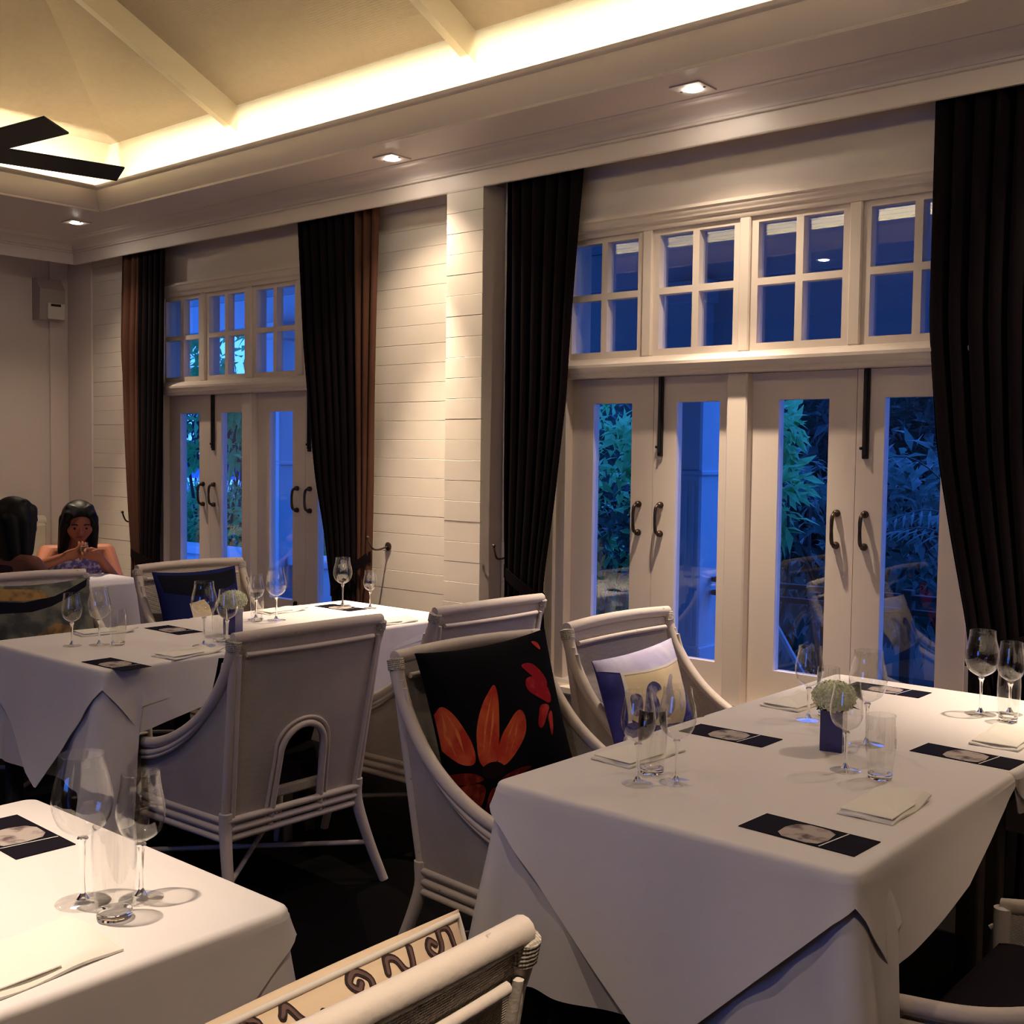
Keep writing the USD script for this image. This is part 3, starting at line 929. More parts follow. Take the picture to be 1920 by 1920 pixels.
TAB = [(-1.60, -.79, 1.815, 2.655, 'nearer table of the right pair'), (-1.60, -.79, 2.658, 3.49, 'farther table of the right pair'),
       (-4.10, -3.305, 1.88, 2.712, 'nearer table of the left pair'), (-4.10, -3.34, 2.715, 3.57, 'farther table of the left pair, brightly lit'),
       (-2.20, -1.38, .27, 1.10, 'table cut off at the bottom left corner'), (-5.98, -5.42, 2.10, 3.40, 'table before the seated women')]
for i, (x0, x1, y0, y1, d) in enumerate(TAB):
    table(x0, x1, y0, y1, 'dining table under white cloth, the ' + d)
    back_t = i in (0, 2)
    front_t = i in (1, 3)
    drop = [(0, .50), (.12, .40), (.5, .39), (.88, .40), (1, .56), (1.09, .50), (1.15, .13), (1.3, .11), (1.6, .08), (1.86, .05), (2, .42), (2.12, .40), (2.5, .39), (2.88, .40), (3, .50), (3.12, .40), (3.5, .39), (3.88, .40)]
    flare = [(0, .085), (.16, .02), (.5, .012), (.84, .02), (1, .085), (1.16, .02), (1.5, .01), (1.84, .02), (2, .085), (2.16, .02), (2.84, .02), (3, .085), (3.16, .02), (3.84, .02)]
    if back_t:
        drop = [q for q in drop if not 1.85 < q[0] < 3.15] + [(1.96, .03), (2, .02), (3, .02), (3.04, .2), (3.14, .4)]
        flare = [q for q in flare if not 1.8 < q[0] < 3.2] + [(1.84, .015), (1.97, .0), (2, 0), (3, 0), (3.03, 0), (3.16, .015)]
    if front_t:
        drop = [q for q in drop if q[0] > .15 and not .85 < q[0] < 1.15 and q[0] < 3.85 and not 0 < q[0] < 1] + [(0, .02), (1, .02), (1.04, .1), (1.12, .10), (3.88, .40), (3.96, .2)]
        flare = [q for q in flare if 1.1 < q[0] < 3.9] + [(0, 0), (1, 0), (1.03, 0), (3.97, 0)]
    drop.sort(); flare.sort()
    if i in (4, 5):
        drop = [q for q in drop if not 1 < q[0] < 2] + [(1.12, .45), (1.5, .40), (1.88, .40)]
        drop.sort()
    c = obj('tablecloth', cloth(x0, x1, y0, y1 + (.01 if back_t else 0), .7475, drop, flare, 9, seed=i), 'linen', smooth=50, label='white under-cloth of the ' + d, cat='tablecloth', group='white under-cloths')
    if i == 5:
        continue
    od = [(0, .055), (.55, .425), (1, .055), (1.14, .20), (2, .055), (2.5, .35), (3, .055), (3.5, .35)]
    if i == 2:
        od = [(0, .055), (.57, .435), (1, .06), (1.15, .215), (2, .05), (2.5, .3), (3, .055), (3.5, .35)]
    if i == 4:
        od = [(0, .055), (.5, .4), (1, .055), (1.5, .34), (2, .045), (2.5, .3), (3, .055), (3.5, .35)]
    of = [(0, .012), (.5, .045), (1, .012), (1.2, .03), (1.5, .04), (2, .012), (2.5, .04), (3, .012), (3.5, .04)]
    if back_t:
        od = [q for q in od if q[0] < 2] + [(2, .02), (3, .02), (3.5, .35), (3.9, .06)]
        of = [q for q in of if q[0] < 2] + [(1.99, .0), (2, 0), (3, 0), (3.5, .04)]
    if front_t:
        od = [(0, .02), (1, .02), (1.03, .05), (1.5, .33), (2, .055), (2.5, .35), (3, .055), (3.5, .35), (3.97, .05)]
        of = [(0, 0), (1, 0), (1.5, .04), (2, .012), (2.5, .04), (3, .012), (3.5, .04), (3.99, 0)]
    ins = .0 if (back_t or front_t) else 0
    o = obj('overlay_cloth', cloth(x0 - .004, x1 + .004, y0 - (.004 if not front_t else .012), y1 + (.004 if not back_t else .012), .7500 + (.0004 if front_t else 0), od, of, 5, seed=20 + i, r=.013), 'linen', smooth=50, label='pointed white top cloth on the ' + d, cat='tablecloth', group='white pointed top cloths')
# ------------------------------------------------------------------ glassware
def shell(profile, t=.0013):
    """Outer (r, z) profile from the axis up to the rim, made into a thin closed shell."""
    o = np.array(profile, float)
    d = np.gradient(o, axis=0)
    nrm = np.c_[-d[:, 1], d[:, 0]]
    nrm /= np.linalg.norm(nrm, axis=1, keepdims=True)
    i = o + nrm * t
    i[:, 0] = np.maximum(i[:, 0], 0)
    i[0] = (0, o[0, 1] + t)
    return np.vstack([o, [(o[-1] + i[-1]) / 2 + [0, t * .5]], i[::-1]])


def sm(pts, n=26):
    p = smooth_path([(a, 0, b) for a, b in pts], n)
    return np.c_[np.maximum(p[:, 0], 0), p[:, 2]]


def wine_glass(name, H, R, rim, loc, **kw):
    g = node(name, loc=loc, **kw)
    zb = H * .445
    bowl = sm([(0, zb), (R * .35, zb + .006), (R * .78, zb + H * .09), (R, zb + H * .21), (R * .97, zb + H * .32), (rim * 1.06, zb + H * .46), (rim, H)], 30)
    obj('bowl', lathe(shell(bowl), 40), 'bowl_glass', g, smooth=50)
    stem = sm([(0.0, zb + .003), (.0085, zb - .001), (.0048, zb - .012), (.0038, zb * .6), (.0038, zb * .3), (.0048, .016), (.010, .0075)], 18)
    obj('stem', lathe(np.vstack([stem, [(0, .0070)]]), 20), 'clear_glass', g, smooth=60)
    f = R * .92
    obj('foot', lathe([(0, .0072), (.008, .0068), (f * .5, .0040), (f * .92, .0026), (f, .0018), (f * .98, .0006), (f * .8, .0003), (0, .0003)], 36), 'bowl_glass', g, smooth=60)
    return g


def tumbler(loc, **kw):
    g = node('tumbler', loc=loc, **kw)
    w = sm([(.0265, .014), (.0305, .05), (.0325, .085), (.0325, .11), (.0305, .142)], 18)
    i = w.copy(); i[:, 0] -= .0016
    obj('tumbler_wall', lathe(np.vstack([w, [(w[-1, 0] - .0008, w[-1, 1] + .0008)], i[::-1], [w[0]]]), 36), 'bowl_glass', g, smooth=50)
    obj('tumbler_base', lathe([(0, .0005), (.022, .0005), (.0252, .003), (.0264, .0138), (.0245, .0140), (.018, .0105), (0, .0095)], 32), 'clear_glass', g, smooth=40)
    return g


GT = .7502
GL, GS, TU = 'large wine glasses on the tables', 'small wine glasses on the tables', 'water tumblers on the tables'
big = wine_glass('large_wine_glass', .232, .045, .034, (-1.140, 2.665, GT), label='large wine glass behind the flower vase on the right table', cat='wine glass', group=GL)
copy_of(big, (-1.305, 2.070, GT), scale=.90, label='larger of two wine glasses in front of the blue bird pillow', cat='wine glass', group=GL)
copy_of(big, (-1.049, 3.205, GT), label='large wine glass before the widest curtain, near the right edge', cat='wine glass', group=GL)
copy_of(big, (-3.469, 2.366, GT), label='large wine glass left of the small vase on the left table', cat='wine glass', group=GL)
copy_of(big, (-3.794, 2.935, GT), scale=.95, label='wine glass right of its pair, before the far window doors', cat='wine glass', group=GL)
copy_of(big, (-3.940, 3.42, GT), scale=.95, label='large wine glass on the bright far end of the left table', cat='wine glass', group=GL)
copy_of(big, (-3.748, 2.120, GT), scale=.88, label='right of two wine glasses near the left table corner, by the landscape pillow', cat='wine glass', group=GL)
copy_of(big, (-1.624, .889, GT), label='big wine glass behind the tumbler on the bottom left table', cat='wine glass', group=GL)
small = wine_glass('small_wine_glass', .200, .037, .029, (-1.359, 2.003, GT), label='narrower left wine glass in front of the blue bird pillow', cat='wine glass', group=GS)
copy_of(small, (-1.362, 2.805, GT), label='small wine glass before the near window, left of the flower vase', cat='wine glass', group=GS)
copy_of(small, (-1.078, 2.410, GT), label='wine glass standing in front of the flower vase on the right table', cat='wine glass', group=GS)
copy_of(small, (-.990, 3.263, GT), label='small wine glass at the right edge behind a tumbler', cat='wine glass', group=GS)
copy_of(small, (-3.794, 2.042, GT), scale=.94, label='left of two wine glasses near the left table corner, by the landscape pillow', cat='wine glass', group=GS)
copy_of(small, (-3.440, 2.443, GT), label='small wine glass in front of the flower ball on the left table', cat='wine glass', group=GS)
copy_of(small, (-3.877, 2.895, GT), scale=.94, label='small wine glass just right of the flower ball on the left table', cat='wine glass', group=GS)
copy_of(small, (-3.800, 3.46, GT), scale=.85, label='small wine glass against the lit boards on the far table end', cat='wine glass', group=GS)
copy_of(small, (-1.572, .957, GT), label='smaller wine glass right of the tumbler on the bottom left table', cat='wine glass', group=GS)
tum = tumbler((-1.535, .890, GT), label='tumbler in front of two wine glasses on the bottom left table', cat='tumbler', group=TU)
copy_of(tum, (-1.384, 2.095, GT), label='tumbler behind the two wine glasses by the blue bird pillow', cat='tumbler', group=TU)
copy_of(tum, (-.994, 2.401, GT), label='tumbler right of the flower vase on the right table', cat='tumbler', group=TU)
copy_of(tum, (-1.345, 2.885, GT), scale=.95, label='tumbler behind the small wine glass left of the flower vase', cat='tumbler', group=TU)
copy_of(tum, (-.965, 3.170, GT), scale=.92, label='tumbler at the right edge in front of the widest curtain', cat='tumbler', group=TU)
copy_of(tum, (-3.83, 2.865, GT), scale=.85, label='tumbler between the two wine glasses before the far window', cat='tumbler', group=TU)
copy_of(tum, (-3.70, 2.165, GT), scale=.9, label='tumbler beside the wine glasses near the left table corner', cat='tumbler', group=TU)
copy_of(tum, (-3.51, 2.46, GT), scale=.85, label='tumbler beside the small vase on the left table', cat='tumbler', group=TU)

# ------------------------------------------------------------------ vases with a flower head
def vase(x, y, rz, lab, lab2, s):
    v = node('flower_vase', loc=(x, y, GT), rz=rz, label=lab, cat='vase', group='blue square vases')
    a, h, t = .0245, .098, .003
    sq = Polygon([(-a, -a), (a, -a), (a, a), (-a, a)]).buffer(.002)
    obj('vase_wall', prism_z(sq.difference(sq.buffer(-t)), .006, h), 'vase_blue', v, smooth=30)
    obj('vase_base', prism_z(sq.buffer(-.0005), 0, .006), 'vase_blue', v, smooth=30)
    rng = np.random.default_rng(s)
    f = node('hydrangea', loc=(x, y, GT + .098), label=lab2, cat='flower', group='pale green flower balls in vases')
    ms = []
    n = 170
    for i in range(n):
        ph = math.acos(1 - 1.75 * (i + .5) / n); th = 2.39996 * i
        d = np.array([math.sin(ph) * math.cos(th), math.sin(ph) * math.sin(th), math.cos(ph)])
        u = np.cross(d, [0, .3, 1]); u /= np.linalg.norm(u); w = np.cross(d, u)
        c = np.array([0, 0, .030]) + d * np.array([.050, .050, .037]) * rng.uniform(.90, 1.04)
        a0 = rng.uniform(0, 6.28)
        V, F = [c + d * .001], []
        for k in range(4):
            for q, (rr, lift) in enumerate(((.0075, .0012), (.0105, .0030), (.0075, .0012))):
                an = a0 + k * PI / 2 + (q - 1) * .55
                V.append(c + rr * (math.cos(an) * u + math.sin(an) * w) + d * lift)
            b = 1 + 3 * k
            F += [(0, b, b + 1), (0, b + 1, b + 2)]
        ms.append(trimesh.Trimesh(np.array(V), np.array(F), process=False))
    core = trimesh.creation.icosphere(3, 1.0); core.apply_scale([.046, .046, .034]); core.apply_translation([0, 0, .030])
    obj('petals', ms, 'hydrangea', f, smooth=False, kind='stuff')
    obj('flower_core', core, 'hydrangea', f)
    obj('stalk', [tube([(.006 * q, .004 * q, -.088), (.004 * q, .002, -.04), (0, 0, .01)], .0028, 8) for q in (-1, 0, 1)], 'leaf_inside', f)
    lv = []
    for an in (.3, 2.2, 4.4):
        d = np.array([math.cos(an), math.sin(an), 0]); w = np.array([-math.sin(an), math.cos(an), 0])
        V = [d * .012 + [0, 0, .0], d * .035 + w * .016 + [0, 0, .012], d * .035 - w * .016 + [0, 0, .012], d * .060 + [0, 0, .004], d * .036 + [0, 0, .008]]
        lv.append(trimesh.Trimesh(np.array(V), np.array([(0, 4, 1), (0, 2, 4), (1, 4, 3), (2, 3, 4)]), process=False))
    obj('leaves', lv, 'leaf_inside', f, smooth=False)


vase(-1.181, 2.568, 12, 'small blue square vase in the middle of the right table', 'pale flower ball in the vase on the right table', 1)
vase(-3.628, 2.603, 20, 'small blue square vase in the middle of the left table', 'pale flower ball in the vase on the left table', 2)

# ------------------------------------------------------------------ menu cards and napkins
def card(x, y, rz, lab):
    c = node('menu_card', loc=(x, y, GT), rz=rz, label=lab, cat='card', group='black menu cards laid on the tables')
    obj('card', box(-.117, .117, -.053, .053, .0002, .0016), 'card_black', c, smooth=False)
    ph = Polygon([(-.046, -.030), (-.030, -.046), (.020, -.049), (.040, -.040), (.046, -.010), (.040, .030), (.020, .044), (-.020, .046), (-.042, .034), (-.050, .005)])
    obj('printed_picture', prism_z(ph, .0016, .0019), 'card_photo', c, smooth=False)
    obj('printed_line', prism_z(Polygon([(.046, -.050), (.049, -.050), (.058, .050), (.055, .050)]), .0016, .0019), 'card_white', c, smooth=False)


card(-1.432, 2.518, 0, 'black menu card just before the blue bird pillow chair')
card(-.920, 2.728, -3, 'black menu card at the right edge of the right table')
card(-.943, 1.954, -2, 'black menu card nearest the front corner of the right table')
card(-1.372, 3.345, 0, 'black menu card on the far end of the right table by the window')
card(-3.372, 1.966, 2, 'black menu card at the front corner of the left table')
card(-3.863, 2.495, 0, 'black menu card before the navy pillow on the left table')
card(-3.90, 3.375, 0, 'black menu card on the far end of the left table, below the dark curtain')
card(-1.995, .965, -2, 'black menu card on the bottom left table')


def napkin(x, y, rz, lab, seed, w=.115, l=.215):
    rng = np.random.default_rng(seed)
    n, k = 14, 22
    u, v = np.meshgrid(np.linspace(-1, 1, n), np.linspace(-1, 1, k))
    e = np.clip((1 - np.abs(u) ** 8) * (1 - np.abs(v) ** 8), 0, 1)
    lift = .004 + .014 * np.clip(v, 0, 1) ** 2 * (.55 + .45 * np.sin(u * 2.2 + seed)) + .002 * np.sin(v * 5 + u * 3 + seed)
    top = np.c_[(u * w / 2 * (1 + .03 * np.sin(v * 3 + seed))).ravel(), (v * l / 2).ravel(), (lift + .007 * e ** .5).ravel()]
    bot = np.c_[top[:, 0], top[:, 1], np.maximum(.0004, lift - .004).ravel()]
    N = n * k
    f = grid_faces(n, k)
    ed = []
    for j in range(k - 1):
        for c in (0, n - 1):
            a, b = j * n + c, (j + 1) * n + c
            ed += [(a, b, b + N), (a, b + N, a + N)]
    for r in (0, k - 1):
        for i in range(n - 1):
            a, b = r * n + i, r * n + i + 1
            ed += [(a, b, b + N), (a, b + N, a + N)]
    m = trimesh.Trimesh(np.vstack([top, bot]), np.vstack([f, f[:, ::-1] + N, np.array(ed)]), process=False)
    trimesh.repair.fix_normals(m)
    t = node('napkin', loc=(x, y, GT), rz=rz, label=lab, cat='napkin', group='folded white napkins')
    obj('napkin_body', m, 'napkin_cloth', t, smooth=40)
    obj('fold_flap', moved(box(-w * .46, w * .46, -l * .47, l * .12, .0095, .0118, .001), (0, 0, 0)), 'napkin_cloth', t)


napkin(-.905, 2.215, 2, 'folded white napkin right of the nearest menu card on the right table', 1)
napkin(-1.49, 2.20, -3, 'folded white napkin before the black flower pillow chair', 2)
napkin(-.905, 2.955, 3, 'folded white napkin at the right edge of the picture', 3)
napkin(-1.48, 2.98, -2, 'folded white napkin under the near window on the right table', 4)
napkin(-3.37, 2.235, 6, 'folded white napkin just left of the arch-backed chair', 5)
napkin(-3.99, 2.28, -8, 'folded white napkin beside the landscape pillow', 6)
napkin(-3.99, 3.11, 4, 'folded white napkin before the far window on the left table', 7)
napkin(-3.42, 3.22, -4, 'brightly lit folded white napkin on the left table far end', 8)
napkin(-1.49, .715, 4, 'brightly lit white napkin on the bottom left table', 9, w=.15, l=.24)

# ------------------------------------------------------------------ pillows
class Pillow:
    def __init__(self, name, center, rz, tilt, w, h, t, base, roll=0.0, pinch=.07, **kw):
        self.pinch = pinch
        self.w, self.h, self.t, self.tilt, self.roll = w, h, t, math.radians(tilt), math.radians(roll)
        self.x = node(name, loc=center, rz=rz, **kw)
        n = 30
        a = np.sin(np.linspace(-PI / 2, PI / 2, n))
        u, v = np.meshgrid(a, a)
        V = np.vstack([self.at(u.ravel(), v.ravel(), 1), self.at(u.ravel(), v.ravel(), -1)])
        f = grid_faces(n, n)
        m = trimesh.Trimesh(V, np.vstack([f, f[:, ::-1] + n * n]), process=False)
        m.merge_vertices(digits_vertex=5)
        m.update_faces(m.nondegenerate_faces())
        trimesh.repair.fix_normals(m)
        obj('pillow_body', m, base, self.x, smooth=70)

    def at(self, u, v, side, off=0.0):
        u, v = np.asarray(u, float), np.asarray(v, float)
        f = np.clip(1 - np.abs(u) ** 2.6, 0, 1) ** .62 * np.clip(1 - np.abs(v) ** 2.6, 0, 1) ** .62
        y = u * self.w / 2 * (1 - self.pinch * (1 - v * v))
        z = v * self.h / 2 * (1 - self.pinch * (1 - u * u))
        x = side * (self.t / 2 * f * (1 + .05 * np.sin(5 * u + 3 * v)) + off)
        cr, sr = math.cos(self.roll), math.sin(self.roll)
        y, z = y * cr - z * sr, y * sr + z * cr
        ct, st = math.cos(self.tilt), math.sin(self.tilt)
        return np.c_[x * ct - z * st, y, x * st + z * ct]

    def print(self, name, polys, mat_, side=1, off=.0014, **kw):
        ms = []
        for p in polys:
            p = p if hasattr(p, 'geom_type') else Polygon(p)
            p = p.buffer(0)
            for g in (p.geoms if hasattr(p, 'geoms') else [p]):
                if g.is_empty or g.area < 1e-5:
                    continue
                m = trimesh.creation.extrude_polygon(g, .01, engine='earcut')
                v, f = trimesh.remesh.subdivide_to_size(m.vertices, m.faces, .07, max_iter=20)
                v = np.array(v)
                uu, vv = np.clip(v[:, 0], -.995, .995), np.clip(v[:, 1], -.995, .995)
                ms.append(trimesh.Trimesh(self.at(uu, vv, side, np.where(v[:, 2] > .005, off, -.002)), f, process=False))
        m = cat_mesh(ms)
        obj(name, m, mat_, self.x, smooth=50, **kw)

    def edge(self, name, mat_, r=.0055, inset=1.0, side=1):
        q = np.linspace(-1, 1, 30)
        u = np.r_[q, np.ones(30), q[::-1], -np.ones(30)]
        v = np.r_[-np.ones(30), q, np.ones(30), q[::-1]]
        p = self.at(u * inset, v * inset, side, 0 if inset == 1 else .001)
        keep = [0] + [i for i in range(1, len(p)) if np.linalg.norm(p[i] - p[i - 1]) > 1e-4]
        obj(name, tube(p[keep], r, 8, closed=True), mat_, self.x, smooth=60)


from shapely.geometry import LineString


def stroke(pts, w):
    return LineString(smooth_path([(a, b, 0) for a, b in pts], 24)[:, :2]).buffer(w)


PRINTS = {'red': {'petals': [[(-0.223, 0.507), (-0.334, 0.41), (-0.454, 0.293), (-0.608, 0.047), (-0.664, -0.215), (-0.656, -0.399), (-0.549, -0.482), (-0.424, -0.456), (-0.314, -0.11), (-0.229, 0.248), (-0.207, 0.433)], [(-0.929, 0.376), (-0.993, 0.288), (-1.023, 0.226), (-1.031, -0.018), (-0.979, -0.186), (-0.856, -0.35), (-0.697, -0.389), (-0.693, -0.163), (-0.769, 0.082), (-0.836, 0.255)], [(0.075, 0.127), (-0.029, 0.088), (-0.113, 0.011), (-0.312, -0.158), (-0.446, -0.427), (-0.322, -0.515), (-0.105, -0.393), (0.09, -0.2), (0.129, 0.008)]], 'low': [[(-1.046, -0.392), (-0.875, -0.424), (-0.72, -0.474), (-0.581, -0.599), (-0.859, -0.573), (-1.004, -0.491)], [(0.145, -0.607), (-0.037, -0.586), (-0.225, -0.598), (-0.417, -0.641), (-0.249, -0.684), (0.005, -0.655)], [(-1.0, -0.581), (-0.801, -0.565), (-0.593, -0.642), (-0.618, -0.839), (-0.757, -1.135), (-0.885, -0.877)], [(-0.545, -0.677), (-0.336, -0.777), (-0.39, -0.969), (-0.584, -1.028)], [(-0.757, -0.823), (-0.691, -0.998), (-0.804, -1.099), (-0.849, -0.953)]], 'eye': [[(-0.317, -0.551), (-0.342, -0.586), (-0.389, -0.609), (-0.452, -0.615), (-0.519, -0.604), (-0.58, -0.577), (-0.625, -0.54), (-0.647, -0.499), (-0.643, -0.459), (-0.613, -0.427), (-0.561, -0.409), (-0.497, -0.406), (-0.43, -0.421), (-0.371, -0.451), (-0.33, -0.49), (-0.315, -0.533)]], 'crab': [[(0.276, 0.661), (0.487, 0.663), (0.637, 0.5), (0.713, 0.361), (0.652, 0.272), (0.483, 0.427), (0.356, 0.549)], [(0.305, 0.484), (0.497, 0.474), (0.682, 0.316), (0.719, 0.159), (0.643, 0.074), (0.445, 0.187), (0.281, 0.292), (0.248, 0.397)], [(0.424, 0.117), (0.643, 0.074), (0.506, -0.047), (0.362, -0.2), (0.296, -0.149), (0.352, -0.015)], [(0.522, -0.05), (0.66, 0.021), (0.603, -0.166), (0.516, -0.344), (0.511, -0.195)], [(0.628, 0.916), (0.753, 0.885), (0.765, 0.756), (0.695, 0.805)]]}, 'bird': {'lilac': [[(-1.36, 1.236), (-0.647, 1.178), (-0.075, 1.141), (0.495, 1.154), (1.38, 1.171), (0.942, 0.558), (0.392, 0.528), (-0.112, 0.557), (-0.65, 0.634), (-1.044, 0.791)]], 'panel': [[(-0.659, 0.603), (-0.121, 0.53), (0.386, 0.508), (0.895, 0.548), (0.78, -0.103), (0.502, -0.798), (-0.113, -0.681), (-0.562, -0.532), (-0.776, -0.3), (-0.723, 0.171)]], 'pipe': [[(-0.68, 0.642), (-0.111, 0.561), (0.396, 0.539), (0.905, 0.576), (0.898, 0.525), (0.379, 0.488), (-0.127, 0.511), (-0.634, 0.576), (-0.694, 0.081), (-0.756, -0.387), (-0.813, -0.389), (-0.763, 0.102)]], 'duck': [[(-0.317, 0.154), (-0.228, 0.274), (-0.096, 0.295), (0.019, 0.182), (0.037, 0.05), (-0.072, 0.061), (-0.134, -0.005), (-0.078, -0.19), (-0.121, -0.428), (-0.283, -0.583), (-0.506, -0.51), (-0.512, -0.303), (-0.409, -0.088)], [(-0.679, 0.158), (-0.536, 0.157), (-0.427, 0.041), (-0.502, -0.224), (-0.646, -0.342), (-0.75, -0.186)]], 'goose': [[(0.042, -0.058), (0.164, 0.076), (0.313, 0.29), (0.42, 0.325), (0.448, 0.253), (0.346, 0.152), (0.304, -0.05), (0.321, -0.312), (0.219, -0.536), (-0.042, -0.62), (-0.146, -0.503), (-0.067, -0.235)], [(0.524, -0.029), (0.644, -0.151), (0.585, -0.48), (0.434, -0.605), (0.417, -0.342)]]}}
RED_C, RED_RZ, RED_TILT, RED_ROLL, RED_W, RED_H = (-2.122, 2.437, 0.684), -2, 17, 1.3, 0.540, 0.478
BIRD_C, BIRD_RZ, BIRD_TILT, BIRD_ROLL, BIRD_W, BIRD_H = (-2.053, 3.064, 0.675), 0, 18, 2.6, 0.460, 0.310
GP = 'throw pillows on the chairs'
red = Pillow('flower_pillow', RED_C, RED_RZ, RED_TILT, RED_W, RED_H, .13, 'pillow_black', roll=RED_ROLL, label='black pillow printed with large red-orange flower petals', cat='pillow', group=GP)
def soft(p):
    q = np.array(p, float)
    for _ in range(3):
        n = np.roll(q, -1, 0)
        q = np.stack([.75 * q + .25 * n, .25 * q + .75 * n], 1).reshape(-1, 2)
    return Polygon(q)


for k, v in PRINTS.items():
    for k2 in v:
        v[k2] = [p if k2 in ('panel', 'pipe', 'lilac') else soft(p) for p in v[k2]]
red.print('red_petals', PRINTS['red']['petals'], 'petal_red', label='large red-orange printed petals')
pc = [np.array(p.exterior.coords) for p in PRINTS['red']['petals']]
st = []
for p in pc:
    tip = p[np.argmax(p[:, 1])]; c = p.mean(0); base = c * 2 - tip
    for off in (-.05, .03):
        d = np.array([off, 0])
        st.append(Polygon(np.vstack([base * .75 + c * .25 + d, (c + d * 1.3) + [-.018, 0], tip * .8 + c * .2 + d * .4, (c + d * 1.3) + [.018, 0]])))
red.print('petal_streaks', st, 'petal_streak', off=.0019)
red.print('dark_petals', PRINTS['red']['low'], 'petal_dark', label='dark red lower petals')
red.print('red_blossom', PRINTS['red']['crab'], 'crab_red', label='crimson blossom print in the upper corner')
red.print('flower_eye', PRINTS['red']['eye'], 'flower_eye', off=.0018)
bird = Pillow('bird_pillow', BIRD_C, BIRD_RZ, BIRD_TILT, BIRD_W, BIRD_H, .12, 'pillow_blue', roll=BIRD_ROLL, label='blue pillow with a cream panel of printed ducks, in bright light', cat='pillow', group=GP)
bird.print('lilac_band', PRINTS['bird']['lilac'], 'pillow_lilac', label='pale lilac band along the top')
bird.print('cream_panel', PRINTS['bird']['panel'], 'pillow_cream', label='cream panel')
bird.print('panel_piping', PRINTS['bird']['pipe'], 'piping', off=.0022)
bird.print('duck_print', PRINTS['bird']['duck'], 'bird_ink', off=.0020, label='dark blue printed duck')
bird.print('goose_print', PRINTS['bird']['goose'], 'bird_grey', off=.0018, label='pale grey printed bird')
DARKP = Pillow('dark_pillow', (-3.02, 2.30, .615), 180, 24, .50, .44, .14, 'pillow_dark', label='dark pillow on the chair with the arched opening, seen over its arm', cat='pillow', group='throw pillows on the chairs')
navy = Pillow('navy_pillow', (-4.61, 3.14, .665), 0, 18, .46, .46, .12, 'pillow_navy', label='navy pillow with a small cream panel before the far window', cat='pillow', group=GP)
navy.print('dark_top', [Polygon([(-.9, .55), (-.3, .42), (.3, .45), (.9, .62), (.92, .94), (.5, .9), (-.92, .92)])], 'pillow_dark')
navy.print('cream_panel', [Polygon([(-.42, -.25), (.05, -.18), (.0, .18), (-.1, .32), (-.45, .26)])], 'pillow_cream')
navy.print('dark_figure', [Polygon([(.05, -.3), (.4, -.35), (.55, .1), (.3, .3), (.12, .1)])], 'pillow_dark')
land = Pillow('landscape_pillow', (-4.61, 2.36, .665), 0, 18, .48, .46, .12, 'pillow_green', label='grey-green pillow with ochre and dark landscape bands at the left edge', cat='pillow', group=GP)
land.print('dark_band', [Polygon([(-.95, .45), (-.3, .42), (.1, .5), (.9, .82), (.95, .97), (.2, .70), (-.4, .62), (-.95, .68)])], 'pillow_dark')
land.print('ochre_band', [Polygon([(-.95, .70), (-.4, .65), (.1, .68), (.0, .86), (-.5, .92), (-.95, .93)]), Polygon([(-.4, -.1), (.2, -.2), (.5, .05), (.1, .15)])], 'pillow_ochre')
scr = Pillow('scroll_pillow', (-.905, .750, .640), 180, -10, .54, .49, .14, 'pillow_tan', pinch=-.015, roll=-1.5, label='tan pillow with dark brown scroll print, at the bottom edge', cat='pillow', group=GP)
rng = np.random.default_rng(5)
mot = [[(-.5, .1), (-.45, .9), (-.1, 1.0), (.0, .4), (.25, .1), (.5, .5), (.35, .8), (.2, .6)], [(-.5, .9), (-.3, .2), (-.05, .3), (.1, .8), (.35, .9), (.5, .5)],
       [(-.4, .0), (-.5, .6), (-.2, 1.0), (.1, .75), (-.05, .45), (-.2, .6)], [(-.5, .3), (-.2, .0), (.1, .4), (.3, .95), (.5, .7)]]
sc1 = []
for k, u0 in enumerate(np.linspace(-.80, .80, 7)):
    m = mot[k % 4]
    sc1.append(stroke([(u0 + a * .17, .845 + b * .115) for a, b in m], .016))
    sc1.append(stroke([(u0 + .1 + a * .20, .50 + b * .24) for a, b in mot[(k + 2) % 4]], .026))
scr.print('scroll_print', sc1, 'ink_brown', side=-1)
scr.print('scroll_core', [q.buffer(-.009) for q in sc1], 'ink_mauve', side=-1, off=.0020)
scr.print('scroll_print', [stroke([(-.8, .86), (-.5, .72), (-.2, .86)], .04), stroke([(.1, .84), (.3, .70), (.6, .86)], .04)], 'ink_brown', side=1)
scr.edge('edge_piping', 'piping', r=.004, inset=.975, side=-1)
